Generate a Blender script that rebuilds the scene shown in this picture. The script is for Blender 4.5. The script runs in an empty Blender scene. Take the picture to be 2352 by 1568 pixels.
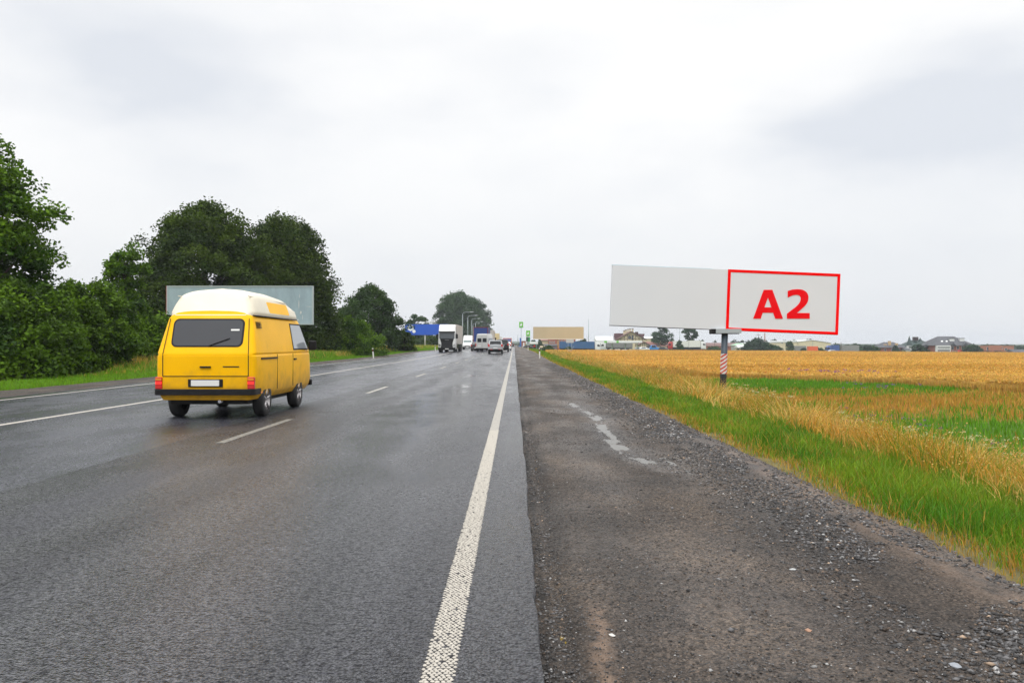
import bpy, bmesh, math, random
import numpy as np
from mathutils import Vector, Matrix
random.seed(7); RNG = np.random.default_rng(11)
R = math.radians
sc = bpy.context.scene
col = sc.collection

# ------------------------------------------------------------------ camera
F = 1960.0      # focal length in units of a 2352 wide picture
VX, VY, EYE = 1181.0, 789.0, 1.4
cam = bpy.data.cameras.new('camera'); cam.sensor_width = 36; cam.lens = 36*F/2352
cam.clip_end = 9000; cam.clip_start = .05
co = bpy.data.objects.new('camera', cam); col.objects.link(co); sc.camera = co
co.location = (0, 0, EYE); co.rotation_euler = (R(90)+5/F, 0, 5/F)
sc.render.resolution_x = 1024; sc.render.resolution_y = 682

# ------------------------------------------------------------------ world
SUN_EL, SUN_AZ = R(55), R(200)
def cdir(px, py): return Vector(((px-VX)/F, 1, (VY-py)/F)).normalized()
w = bpy.data.worlds.new('World'); sc.world = w; w.use_nodes = True
nt = w.node_tree; N = nt.nodes; L = nt.links
bg = N['Background']; bg.inputs[1].default_value = .1
tc = N.new('ShaderNodeTexCoord')
sky = N.new('ShaderNodeTexSky'); sky.sky_type = 'NISHITA'; sky.sun_disc = False
sky.sun_elevation = SUN_EL; sky.sun_rotation = SUN_AZ; sky.air_density = 1; sky.dust_density = 3
def wn(t, **k):
    n = N.new(t)
    for a, b in k.items(): setattr(n, a, b)
    return n
def wmath(op, a, b=None, c=None):
    n = wn('ShaderNodeMath', operation=op)
    for i, v in enumerate((a, b, c)):
        if v is None: continue
        if isinstance(v, (int, float)): n.inputs[i].default_value = v
        else: L.new(v, n.inputs[i])
    return n.outputs[0]
sep = wn('ShaderNodeSeparateXYZ'); L.new(tc.outputs['Generated'], sep.inputs[0])
mp = wn('ShaderNodeMapping'); mp.inputs['Scale'].default_value = (1, 1, 2.6); L.new(tc.outputs['Generated'], mp.inputs[0])
nz = wn('ShaderNodeTexNoise'); nz.inputs['Scale'].default_value = 4.2; nz.inputs['Detail'].default_value = 7; nz.inputs['Roughness'].default_value = .55
L.new(mp.outputs[0], nz.inputs[0])
nzd = wn('ShaderNodeTexNoise'); nzd.inputs['Scale'].default_value = 5; nzd.inputs['Detail'].default_value = 3
L.new(mp.outputs[0], nzd.inputs[0])
grad = wn('ShaderNodeMapRange', interpolation_type='SMOOTHSTEP'); L.new(sep.outputs[2], grad.inputs[0])
grad.inputs[1].default_value = -.02; grad.inputs[2].default_value = .28; grad.inputs[3].default_value = 0; grad.inputs[4].default_value = 1
base = wn('ShaderNodeMix', data_type='RGBA'); L.new(grad.outputs[0], base.inputs[0])
base.inputs[6].default_value = (7.15, 7.3, 7.55, 1); base.inputs[7].default_value = (8.9, 8.88, 8.82, 1)
# soft grey undersides of single clouds
dark = None
blobs = [((300, 120), .20, .9), ((370, 190), .13, .7), ((2120, 270), .17, 1.1), ((2330, 190), .14, .7), ((1150, 160), .11, .35), ((1290, 140), .06, .25),
         ((1950, 300), .10, .5), ((450, 430), .10, .25), ((1560, 455), .05, .22), ((2100, 520), .16, .3), ((850, 330), .12, .15)]
warp = wn('ShaderNodeVectorMath', operation='MULTIPLY_ADD'); L.new(nzd.outputs['Color'], warp.inputs[0])
warp.inputs[1].default_value = (.20, .20, .12)
sub = wn('ShaderNodeVectorMath', operation='SUBTRACT'); L.new(tc.outputs['Generated'], sub.inputs[0]); sub.inputs[1].default_value = (.10, .10, .06)
L.new(sub.outputs[0], warp.inputs[2])
for (p, rad, amt) in blobs:
    d = cdir(*p)
    vs = wn('ShaderNodeVectorMath', operation='SUBTRACT'); L.new(warp.outputs[0], vs.inputs[0]); vs.inputs[1].default_value = d
    vm = wn('ShaderNodeVectorMath', operation='MULTIPLY'); L.new(vs.outputs[0], vm.inputs[0]); vm.inputs[1].default_value = (.75, .75, 1.7)
    ln = wn('ShaderNodeVectorMath', operation='LENGTH'); L.new(vm.outputs[0], ln.inputs[0])
    mr = wn('ShaderNodeMapRange', interpolation_type='SMOOTHSTEP'); L.new(ln.outputs['Value'], mr.inputs[0])
    mr.inputs[1].default_value = rad*1.25; mr.inputs[2].default_value = rad*-.1; mr.inputs[3].default_value = 0; mr.inputs[4].default_value = amt
    dark = mr.outputs[0] if dark is None else wmath('ADD', dark, mr.outputs[0])
nr = wn('ShaderNodeMapRange'); L.new(nz.outputs[0], nr.inputs[0]); nr.inputs[1].default_value = .45; nr.inputs[2].default_value = .75
nr.inputs[3].default_value = 0; nr.inputs[4].default_value = .42
dark = wmath('ADD', dark, nr.outputs[0])
dm = wmath('MINIMUM', dark, 1.3)
cl = wn('ShaderNodeMix', data_type='RGBA'); L.new(wmath('MULTIPLY', dm, .60), cl.inputs[0]); L.new(base.outputs[2], cl.inputs[6])
cl.inputs[7].default_value = (6.0, 6.35, 6.95, 1)
# an overcast sky is brighter overhead
zen = wn('ShaderNodeMapRange'); L.new(sep.outputs[2], zen.inputs[0]); zen.inputs[1].default_value = .38; zen.inputs[2].default_value = 1
zen.inputs[3].default_value = 1.0; zen.inputs[4].default_value = 2.6
zm = wn('ShaderNodeVectorMath', operation='SCALE'); L.new(cl.outputs[2], zm.inputs[0]); L.new(zen.outputs[0], zm.inputs[3])
fin = wn('ShaderNodeMix', data_type='RGBA'); fin.inputs[0].default_value = .06
L.new(zm.outputs[0], fin.inputs[6]); L.new(sky.outputs[0], fin.inputs[7]); L.new(fin.outputs[2], bg.inputs[0])

sl = bpy.data.lights.new('sun', 'SUN'); sl.energy = .9; sl.angle = R(25); sl.color = (1, .985, .96)
so = bpy.data.objects.new('sun', sl); col.objects.link(so)
so.rotation_euler = Vector((math.sin(SUN_AZ)*math.cos(SUN_EL), math.cos(SUN_AZ)*math.cos(SUN_EL), math.sin(SUN_EL))).to_track_quat('Z', 'Y').to_euler()
vs_ = sc.view_settings; vs_.view_transform = 'Standard'; vs_.look = 'None'; vs_.exposure = 0.28; vs_.gamma = 1

# ------------------------------------------------------------------ materials
MATS = {}
def mat(name, c, rough=.6, metal=0, var=0, vscale=4, bump=0, bscale=30, coat=0, emit=None, island=0, spec=None, trans=0):
    if name in MATS: return MATS[name]
    m = bpy.data.materials.new(name); m.use_nodes = True; MATS[name] = m
    n = m.node_tree.nodes; l = m.node_tree.links; b = n['Principled BSDF']
    b.inputs['Base Color'].default_value = (*c, 1); b.inputs['Roughness'].default_value = rough; b.inputs['Metallic'].default_value = metal
    if spec is not None: b.inputs['Specular IOR Level'].default_value = spec
    if coat: b.inputs['Coat Weight'].default_value = coat; b.inputs['Coat Roughness'].default_value = .08
    if emit: b.inputs['Emission Color'].default_value = (*emit[:3], 1); b.inputs['Emission Strength'].default_value = emit[3]
    if trans: b.inputs['Transmission Weight'].default_value = trans
    t = n.new('ShaderNodeTexCoord')
    src = None
    if var:
        x = n.new('ShaderNodeTexNoise'); x.inputs['Scale'].default_value = vscale; x.inputs['Detail'].default_value = 6; l.new(t.outputs['Object'], x.inputs[0])
        r = n.new('ShaderNodeMapRange'); l.new(x.outputs[0], r.inputs[0]); r.inputs[1].default_value = .3; r.inputs[2].default_value = .7
        r.inputs[3].default_value = 1-var; r.inputs[4].default_value = 1+var
        s = n.new('ShaderNodeVectorMath'); s.operation = 'SCALE'; s.inputs[0].default_value = c; l.new(r.outputs[0], s.inputs[3]); src = s.outputs[0]
    if island:
        g = n.new('ShaderNodeNewGeometry'); r = n.new('ShaderNodeMapRange'); l.new(g.outputs['Random Per Island'], r.inputs[0])
        r.inputs[3].default_value = 1-island; r.inputs[4].default_value = 1+island
        s = n.new('ShaderNodeVectorMath'); s.operation = 'SCALE'; l.new(r.outputs[0], s.inputs[3])
        if src: l.new(src, s.inputs[0])
        else: s.inputs[0].default_value = c
        src = s.outputs[0]
    if src: l.new(src, b.inputs['Base Color'])
    if bump:
        x = n.new('ShaderNodeTexNoise'); x.inputs['Scale'].default_value = bscale; x.inputs['Detail'].default_value = 5; l.new(t.outputs['Object'], x.inputs[0])
        u = n.new('ShaderNodeBump'); u.inputs['Strength'].default_value = bump; u.inputs['Distance'].default_value = .02; l.new(x.outputs[0], u.inputs['Height']); l.new(u.outputs[0], b.inputs['Normal'])
    return m
def attr_mat(name, rough=.6, transl=.25, spec=.3):
    m = bpy.data.materials.new(name); m.use_nodes = True; MATS[name] = m
    n = m.node_tree.nodes; l = m.node_tree.links; b = n['Principled BSDF']; b.inputs['Roughness'].default_value = rough; b.inputs['Specular IOR Level'].default_value = spec
    a = n.new('ShaderNodeAttribute'); a.attribute_name = 'tint'; l.new(a.outputs['Color'], b.inputs['Base Color'])
    if transl:
        t = n.new('ShaderNodeBsdfTranslucent'); l.new(a.outputs['Color'], t.inputs[0])
        x = n.new('ShaderNodeMixShader'); x.inputs[0].default_value = transl
        l.new(b.outputs[0], x.inputs[1]); l.new(t.outputs[0], x.inputs[2]); l.new(x.outputs[0], n['Material Output'].inputs[0])
    return m

# ------------------------------------------------------------------ helpers
def tag(o, label=None, cat=None, group=None, kind=None):
    if label: o['label'] = label
    if cat: o['category'] = cat
    if group: o['group'] = group
    if kind: o['kind'] = kind
    return o
def empty(name, loc, rz=0, label=None, cat=None, group=None):
    o = bpy.data.objects.new(name, None); col.objects.link(o); o.location = loc; o.rotation_euler = (0, 0, rz); o.empty_display_size = .2
    return tag(o, label, cat, group)
def children(o): return [c for c in bpy.data.objects if c.parent == o]
def copy_tree(o, parent=None):
    c = o.copy(); col.objects.link(c)
    if parent: c.parent = parent
    for ch in children(o): copy_tree(ch, c)
    return c
class MB:
    def __init__(s): s.v = []; s.f = []; s.m = []; s.sm = []
    def add(s, vs, fs, mi=0, smooth=False):
        k = len(s.v); s.v += [tuple(v) for v in vs]; s.f += [tuple(i+k for i in f) for f in fs]; s.m += [mi]*len(fs); s.sm += [smooth]*len(fs); return s
    def box(s, x0, y0, z0, x1, y1, z1, mi=0):
        vs = [(x, y, z) for z in (z0, z1) for y in (y0, y1) for x in (x0, x1)]
        return s.add(vs, [(0, 2, 3, 1), (4, 5, 7, 6), (0, 1, 5, 4), (2, 6, 7, 3), (0, 4, 6, 2), (1, 3, 7, 5)], mi)
    def cbox(s, x, y, z, w, d, h, mi=0): return s.box(x-w/2, y-d/2, z, x+w/2, y+d/2, z+h, mi)
    def prism(s, poly, a, b, axis='y', mi=0):
        n = len(poly)
        def P(p, t):
            return {'y': (p[0], t, p[1]), 'x': (t, p[0], p[1]), 'z': (p[0], p[1], t)}[axis]
        vs = [P(p, a) for p in poly]+[P(p, b) for p in poly]
        return s.add(vs, [tuple(range(n)), tuple(range(2*n-1, n-1, -1))]+[(i, i+n, (i+1) % n+n, (i+1) % n) for i in range(n)], mi)
    def tube(s, p, q, r0, r1=None, n=10, mi=0, cap=True):
        r1 = r0 if r1 is None else r1; p = Vector(p); q = Vector(q); d = (q-p).normalized()
        a = d.orthogonal().normalized(); b = d.cross(a); vs = []
        for c, r in ((p, r0), (q, r1)):
            for i in range(n):
                t = 2*math.pi*i/n; vs.append(c+a*math.cos(t)*r+b*math.sin(t)*r)
        k = len(s.v); s.add(vs, [(i, (i+1) % n, (i+1) % n+n, i+n) for i in range(n)], mi, True)
        if cap: s.add([], [], mi); s.f += [tuple(k+i for i in range(n-1, -1, -1)), tuple(k+n+i for i in range(n))]; s.m += [mi, mi]; s.sm += [False, False]
        return s
    def lathe(s, prof, c=(0, 0, 0), axis='x', n=28, mi=0):
        vs = []
        for (r, t) in prof:
            for i in range(n):
                a = 2*math.pi*i/n; u, v = r*math.cos(a), r*math.sin(a)
                vs.append({'x': (c[0]+t, c[1]+u, c[2]+v), 'z': (c[0]+u, c[1]+v, c[2]+t), 'y': (c[0]+u, c[1]+t, c[2]+v)}[axis])
        return s.add(vs, [(j*n+i, j*n+(i+1) % n, (j+1)*n+(i+1) % n, (j+1)*n+i) for j in range(len(prof)-1) for i in range(n)], mi, True)
    def build(s, name, mats, parent=None, bevel=0, recalc=True, loc=None):
        me = bpy.data.meshes.new(name); me.from_pydata(s.v, [], s.f)
        if not isinstance(mats, (list, tuple)): mats = [mats]
        for m in mats: me.materials.append(m)
        me.polygons.foreach_set('material_index', s.m); me.polygons.foreach_set('use_smooth', s.sm)
        if recalc:
            bm = bmesh.new(); bm.from_mesh(me); bmesh.ops.recalc_face_normals(bm, faces=bm.faces); bm.to_mesh(me); bm.free()
        o = bpy.data.objects.new(name, me); col.objects.link(o)
        if parent: o.parent = parent
        if loc: o.location = loc
        if bevel:
            b = o.modifiers.new('bevel', 'BEVEL'); b.width = bevel; b.segments = 2; b.limit_method = 'ANGLE'; b.angle_limit = R(35)
        return o
def fastmesh(name, verts, faces, mats, parent=None, tint=None, smooth=False, k=4):
    """verts (N,3), faces (M,k)"""
    me = bpy.data.meshes.new(name); verts = np.asarray(verts, np.float32); faces = np.asarray(faces, np.int32)
    me.vertices.add(len(verts)); me.vertices.foreach_set('co', verts.ravel())
    me.loops.add(faces.size); me.loops.foreach_set('vertex_index', faces.ravel())
    me.polygons.add(len(faces)); me.polygons.foreach_set('loop_start', np.arange(0, faces.size, faces.shape[1], dtype=np.int32))
    if tint is not None:
        a = me.color_attributes.new('tint', 'FLOAT_COLOR', 'POINT')
        c = np.ones((len(verts), 4), np.float32); c[:, :3] = tint; a.data.foreach_set('color', c.ravel())
    if smooth: me.polygons.foreach_set('use_smooth', np.ones(len(faces), bool))
    me.update(calc_edges=True); me.validate()
    for m in (mats if isinstance(mats, (list, tuple)) else [mats]): me.materials.append(m)
    o = bpy.data.objects.new(name, me); col.objects.link(o)
    if parent: o.parent = parent
    return o
_perm = RNG.random((256, 256))
def vnoise(x, y):
    xi = np.floor(x).astype(int); yi = np.floor(y).astype(int); fx = x-xi; fy = y-yi
    fx = fx*fx*(3-2*fx); fy = fy*fy*(3-2*fy)
    g = lambda a, b: _perm[a % 256, b % 256]
    return (g(xi, yi)*(1-fx)+g(xi+1, yi)*fx)*(1-fy)+(g(xi, yi+1)*(1-fx)+g(xi+1, yi+1)*fx)*fy
def fbm(x, y, o=4):
    s = 0; a = .5; t = 0
    for i in range(o): s = s+a*vnoise(x*2**i+i*17.3, y*2**i+i*9.1); t += a; a *= .5
    return s/t
def sstep(a, b, x):
    t = np.clip((x-a)/(b-a), 0, 1); return t*t*(3-2*t)
def ramp(x, xs, ys): return np.interp(x, xs, ys)

# ------------------------------------------------------------------ lie of the land
def road_z(Y): return .2*sstep(85, 130, np.asarray(Y, float))
def field_z(X, Y):
    X = np.asarray(X, float); Y = np.asarray(Y, float)
    return -1.2-.0015*(np.clip(Y, 0, 700)-43)-.0055*np.clip(X-12, 0, 400)*np.clip(Y/300, 0, 1.6)-.006*np.clip(Y-305, 0, 400)
def ground_z(X, Y):
    X = np.asarray(X, float); Y = np.asarray(Y, float); r = road_z(Y); n = (fbm(X*.35+50, Y*.35+50, 3)-.5)
    a = np.where(X < 3.0, ramp(X, [-13.6, -13.3, .1, .3, 3.0], [-.03, -.10, -.10, -.07, -.10]), ramp(X, [3.0, 5.6, 7.4], [-.10, -.38, -.75]))
    left = r+ramp(X, [-400, -30, -16.5, -15, -13.5], [1.5, .5, .05, .0, -.03])
    z = np.where(X < -13.5, left, r+a)
    t = sstep(5.6, 9.5, X)
    z = z*(1-t)+field_z(X, Y)*t
    return z+n*.12*np.where((X > 3) | (X < -16), np.clip(np.minimum(abs(X-3), 3)/3, 0, 1), 0)
def gz(X, Y): return float(ground_z(np.array([X]), np.array([Y]))[0])
def px2x(px, Y): return (px-VX)/F*Y
def py2z(py, Y): return EYE-(py-VY)/F*Y
# ------------------------------------------------------------------ ground sheet
def grid_mesh(name, xs, ys, zf, m, tintf=None, kind='structure', smooth=True, parent=None):
    X, Y = np.meshgrid(xs, ys); Z = zf(X, Y); V = np.stack([X, Y, Z], -1).reshape(-1, 3)
    nx, ny = len(xs), len(ys); i = np.arange(ny-1)[:, None]*nx+np.arange(nx-1)[None]
    fs = np.stack([i, i+1, i+nx+1, i+nx], -1).reshape(-1, 4)
    t = None if tintf is None else tintf(V[:, 0], V[:, 1])
    o = fastmesh(name, V, fs, m, parent, t, smooth)
    if kind: o['kind'] = kind
    return o
def wheat_edge(Y): return ramp(Y, [0, 30, 38, 52, 60, 66, 80, 100, 200, 305], [60, 42, 27, 24.5, 19, 14.5, 12, 9.8, 7.5, 11])
def greenness(X, Y):
    n = (fbm(X*.16+3, Y*.28+8, 4)-.5)*2.6; Y = Y+9*(fbm(X*.12+40, Y*.05+3, 3)-.5); X = X+8*(fbm(X*.1, Y*.15+60, 3)-.5)
    g = np.exp(-((Y-25+X*.10)/7)**2)*sstep(8.2, 10.5, X)*1.3+np.exp(-((Y-50-X*.05)/8)**2)*sstep(8.2, 10.5, X)*1.15
    g += .45*np.exp(-((Y-95)/14)**2)*(X < 12)+.25*np.exp(-((Y-15)/5)**2)*sstep(8, 10, X)
    return np.clip(g+n*.6-.05, 0, 1)
GREEN = np.array([.085, .19, .014]); DGREEN = np.array([.05, .12, .012]); STRAW = np.array([.60, .37, .06]); ORANGE = np.array([.43, .22, .035]); SOIL = np.array([.12, .095, .05])
def gtint(X, Y):
    g = greenness(X, Y)[:, None]; base = ORANGE*.45*(1-g)+GREEN*.6*g
    strip = (sstep(2.8, 3.3, X)*(1-sstep(5.2, 6.0, X)))[:, None]; base = base*(1-strip)+(SOIL*.85+GREEN*.12)*strip
    lf = (X < 0)[:, None]; n = fbm(X*.3, Y*.3, 3)[:, None]
    left = GREEN*.7*n+STRAW*.35*(1-n); base = np.where(lf, left, base)
    far = sstep(303, 312, Y)[:, None]; base = base*(1-far)+np.array([.10, .13, .05])*far
    return base
xs = np.unique(np.concatenate([np.linspace(-2600, -200, 13), np.linspace(-200, -30, 18), np.arange(-30, -12, .75), [-13.3, -13.6, .1, .3], np.linspace(-13.3, .1, 5), np.arange(.3, 14, .35), np.arange(14, 60, 2.0), np.linspace(60, 400, 40), np.linspace(400, 2600, 12)]))
ys = np.unique(np.concatenate([np.linspace(-120, 0, 5), np.arange(0, 60, .6), np.arange(60, 140, 2.5), np.arange(140, 420, 6), np.linspace(420, 800, 20), np.linspace(800, 3000, 12)]))
m_ground = attr_mat('ground_soil', .9, 0, .15)
nn, ll = m_ground.node_tree.nodes, m_ground.node_tree.links
_x = nn.new('ShaderNodeTexNoise'); _x.inputs['Scale'].default_value = 2.2; _x.inputs['Detail'].default_value = 8; _c = nn.new('ShaderNodeTexCoord'); ll.new(_c.outputs['Object'], _x.inputs[0])
_r = nn.new('ShaderNodeMapRange'); ll.new(_x.outputs[0], _r.inputs[0]); _r.inputs[1].default_value = .3; _r.inputs[2].default_value = .7; _r.inputs[3].default_value = .65; _r.inputs[4].default_value = 1.35
_s = nn.new('ShaderNodeVectorMath'); _s.operation = 'SCALE'; _a = [q for q in nn if q.type == 'ATTRIBUTE'][0]; ll.new(_a.outputs['Color'], _s.inputs[0]); ll.new(_r.outputs[0], _s.inputs[3]); ll.new(_s.outputs[0], nn['Principled BSDF'].inputs['Base Color'])
grid_mesh('ground', xs, ys, ground_z, m_ground, gtint)

# ------------------------------------------------------------------ asphalt
def asphalt():
    m = bpy.data.materials.new('wet_asphalt'); m.use_nodes = True; n = m.node_tree.nodes; l = m.node_tree.links; b = n['Principled BSDF']
    g = n.new('ShaderNodeNewGeometry'); s = n.new('ShaderNodeSeparateXYZ'); l.new(g.outputs['Position'], s.inputs[0])
    def M(op, a, c=None, d=None):
        k = n.new('ShaderNodeMath'); k.operation = op
        for i, v in enumerate((a, c, d)):
            if v is None: continue
            if isinstance(v, (int, float)): k.inputs[i].default_value = v
            else: l.new(v, k.inputs[i])
        return k.outputs[0]
    def MR(v, a, c, d, e, smooth=False):
        k = n.new('ShaderNodeMapRange')
        if smooth: k.interpolation_type = 'SMOOTHSTEP'
        l.new(v, k.inputs[0])
        for i, q in enumerate((a, c, d, e)): k.inputs[i+1].default_value = q
        return k.outputs[0]
    def noise(sc_, det=5, stretch=None, off=0):
        k = n.new('ShaderNodeTexNoise'); k.inputs['Scale'].default_value = sc_; k.inputs['Detail'].default_value = det
        mp_ = n.new('ShaderNodeMapping'); mp_.inputs['Scale'].default_value = stretch or (1, 1, 1); mp_.inputs['Location'].default_value = (off, off, 0)
        l.new(g.outputs['Position'], mp_.inputs[0]); l.new(mp_.outputs[0], k.inputs[0]); return k.outputs[0]
    wob = M('MULTIPLY', M('SUBTRACT', noise(.5, 4), .5), .5); wob2 = M('MULTIPLY', M('SUBTRACT', noise(9, 3), .5), .035)
    x = M('ADD', s.outputs[0], wob2)
    newlane = MR(x, -4.87, -4.81, 0, 1)            # 1 right of the seam: coarser, darker layer
    band = MR(x, -9.75, -9.68, 0, 1)
    agg = n.new('ShaderNodeTexVoronoi'); agg.inputs['Scale'].default_value = 75; l.new(g.outputs['Position'], agg.inputs[0])
    fine = noise(120, 3); mid = noise(26, 4); patch = noise(.45, 6, (1, .18, 1)); patch2 = noise(1.6, 6, (1, .4, 1), 31)
    xw = M('ADD', s.outputs[0], wob)
    def track(c, wd): return MR(M('ABSOLUTE', M('SUBTRACT', xw, c)), 0, wd, 1, 0, True)
    tr = M('ADD', M('ADD', track(-1.15, .45), track(-3.15, .5)), M('ADD', track(-5.9, .4), track(-7.7, .4)))
    tr = M('ADD', tr, M('ADD', track(-10.1, .35), track(-12.0, .35)))
    sheen = track(-1.75, 1.1)
    v = M('ADD', .033, M('MULTIPLY', MR(patch, .3, .7, -1, 1), .008))
    v = M('ADD', v, M('MULTIPLY', MR(patch2, .3, .7, -1, 1), .004))
    v = M('ADD', v, M('MULTIPLY', M('SUBTRACT', 1, newlane), .040))
    v = M('ADD', v, M('MULTIPLY', M('SUBTRACT', 1, band), -.008))
    v = M('SUBTRACT', v, M('MULTIPLY', tr, .009))
    v = M('MULTIPLY', v, M('ADD', MR(agg.outputs['Distance'], 0, .75, 1.7, .3), M('MULTIPLY', M('SUBTRACT', fine, .5), 1.6)))
    v = M('MULTIPLY', v, MR(mid, .3, .7, .6, 1.4)); v = M('MULTIPLY', v, MR(noise(11, 5, (1, .6, 1), 7), .3, .7, .8, 1.2))
    v = M('MAXIMUM', v, .008)
    cc = n.new('ShaderNodeCombineXYZ')
    l.new(M('MULTIPLY', v, .98), cc.inputs[0]); l.new(M('MULTIPLY', v, 1.0), cc.inputs[1]); l.new(M('MULTIPLY', v, 1.25), cc.inputs[2])
    l.new(cc.outputs[0], b.inputs['Base Color'])
    r = M('ADD', .285, M('MULTIPLY', MR(patch, .3, .7, -1, 1), .09)); r = M('ADD', r, M('MULTIPLY', MR(patch2, .35, .65, -1, 1), .06))
    r = M('SUBTRACT', r, M('MULTIPLY', sheen, .10)); r = M('ADD', r, M('MULTIPLY', tr, .05)); r = M('ADD', r, M('MULTIPLY', M('SUBTRACT', mid, .5), .45))
    streak = MR(noise(1.0, 6, (1.1, .10, 1), 17), .40, .66, 0, 1, True); near_edge = track(-.05, .35)
    wetk = M('ADD', M('MULTIPLY', streak, .7), M('ADD', M('MULTIPLY', sheen, .55), M('MULTIPLY', near_edge, .35)))
    r = M('SUBTRACT', r, M('MULTIPLY', wetk, .10)); r = M('SUBTRACT', r, M('MULTIPLY', M('SUBTRACT', 1, newlane), .03)); l.new(r, b.inputs['Roughness']); l.new(M('MULTIPLY', MR(agg.outputs['Distance'], .15, .75, 1.25, .2), M('MULTIPLY', MR(noise(34, 4, (.55, 1.3, 1), 3), .36, .62, .18, 1.0), M('ADD', 1.0, M('MULTIPLY', wetk, 1.2)))), b.inputs['Specular IOR Level'])
    u = n.new('ShaderNodeBump'); u.inputs['Strength'].default_value = .55; u.inputs['Distance'].default_value = .0105
    h = M('ADD', M('MULTIPLY', agg.outputs['Distance'], -1), M('MULTIPLY', mid, .9))
    l.new(h, u.inputs['Height']); l.new(M('ADD', M('MULTIPLY', newlane, .35), .3), u.inputs['Strength'])
    l.new(u.outputs[0], b.inputs['Normal'])
    return m
m_asph = asphalt()
YS = np.unique(np.concatenate([np.arange(-20, 12, .25), np.arange(12, 80, 1), np.arange(80, 140, 2.5), np.arange(140, 1200, 20)]))
def edge_wob(Y): return .014*(fbm(Y*.8, Y*0+4, 3)-.5)*2+.016*(fbm(Y*6, Y*0+4, 3)-.5)*2
def strip(name, xa, xb, m, y0=None, y1=None, dz=0.0, wobr=False, kind='structure', wobl=False, parent=None):
    yy = YS if y0 is None else np.unique(np.concatenate([[y0, y1], YS[(YS > y0) & (YS < y1)]]))
    nx = 2 if not wobr else 6; xs_ = np.linspace(0, 1, nx); V = []
    for y in yy:
        b_ = xb+(float(edge_wob(np.array([y]))[0]) if wobr else 0)
        for t in xs_: V.append((xa+(b_-xa)*t, y, float(road_z(y))+dz))
        if wobr: V.append((b_+.02, y, float(road_z(y))-.12))
    n_ = nx+(1 if wobr else 0); f = [(j*n_+i, j*n_+i+1, (j+1)*n_+i+1, (j+1)*n_+i) for j in range(len(yy)-1) for i in range(n_-1)]
    o = fastmesh(name, V, f, m, parent)
    if kind: o['kind'] = kind
    return o
strip('road', -13.35, .12, m_asph, wobr=True)
# ---- road paint: worn thermoplastic
def paint_mat(name, c, worn):
    m = bpy.data.materials.new(name); m.use_nodes = True; n = m.node_tree.nodes; l = m.node_tree.links; b = n['Principled BSDF']
    g = n.new('ShaderNodeNewGeometry'); x = n.new('ShaderNodeTexNoise'); x.inputs['Scale'].default_value = 22; x.inputs['Detail'].default_value = 8; l.new(g.outputs['Position'], x.inputs[0])
    r = n.new('ShaderNodeMapRange'); l.new(x.outputs[0], r.inputs[0]); r.inputs[1].default_value = worn-.08; r.inputs[2].default_value = worn+.08
    k = n.new('ShaderNodeMix'); k.data_type = 'RGBA'; l.new(r.outputs[0], k.inputs[0]); k.inputs[6].default_value = (.09, .088, .085, 1); k.inputs[7].default_value = (*c, 1)
    l.new(k.outputs[2], b.inputs['Base Color']); b.inputs['Roughness'].default_value = .55
    u = n.new('ShaderNodeBump'); u.inputs['Strength'].default_value = .4; u.inputs['Distance'].default_value = .003; l.new(x.outputs[0], u.inputs['Height']); l.new(u.outputs[0], b.inputs['Normal'])
    return m
m_paint = paint_mat('road_paint', (.33, .31, .27), .40); m_paintw = paint_mat('worn_road_paint', (.21, .20, .17), .49); m_painty = paint_mat('plain_road_paint', (.44, .41, .36), .33)
m_dot = mat('thermoplastic', (.40, .37, .32), .5, var=.2, vscale=40)
strip('edge_marking', -.395, -.255, m_paint, 13.8, 900, .004)
strip('centre_marking', -8.905, -8.765, m_painty, -15, 900, .004)
strip('left_edge_marking', -12.77, -12.65, m_painty, -15, 900, .004)
k = 0; y = 12.0
while y < 420:
    strip('lane_dash', -4.21, -4.08, m_paintw if k == 0 else m_paint, y, y+3.8, .004); y += 12.05; k += 1
strip('lane_dash', -4.21, -4.08, m_paintw, -.05, 3.85, .004)
# profiled edge line: rows of raised drops near the camera
dv, df = [], []; rr = random.Random(3)
ring = [(math.cos(a), math.sin(a)) for a in np.linspace(0, 2*math.pi, 9)[:-1]]
row = 0; yy_ = 3.0
while yy_ < 13.85:
    for c in range(6):
        x = -.387+(c+.5*(row % 2))*.0235+rr.uniform(-.003, .003); yv = yy_+rr.uniform(-.003, .003)
        if rr.random() < .02: continue
        a, bb, h = rr.uniform(.0085, .0115), rr.uniform(.0085, .012), rr.uniform(.004, .006); k0 = len(dv)
        dv += [(x+u*a, yv+v*bb, .0005) for u, v in ring]+[(x+u*a*.62, yv+v*bb*.62, h*.8) for u, v in ring]+[(x, yv, h)]*1
        df += [(k0+i, k0+(i+1) % 8, k0+8+(i+1) % 8, k0+8+i) for i in range(8)]
        df += [(k0+8+2*i, k0+8+2*i+1, k0+8+(2*i+2) % 8, k0+16) for i in range(4)]
    row += 1; yy_ += .0225
o = fastmesh('edge_marking', dv, df, m_dot, smooth=True); o['kind'] = 'structure'

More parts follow.
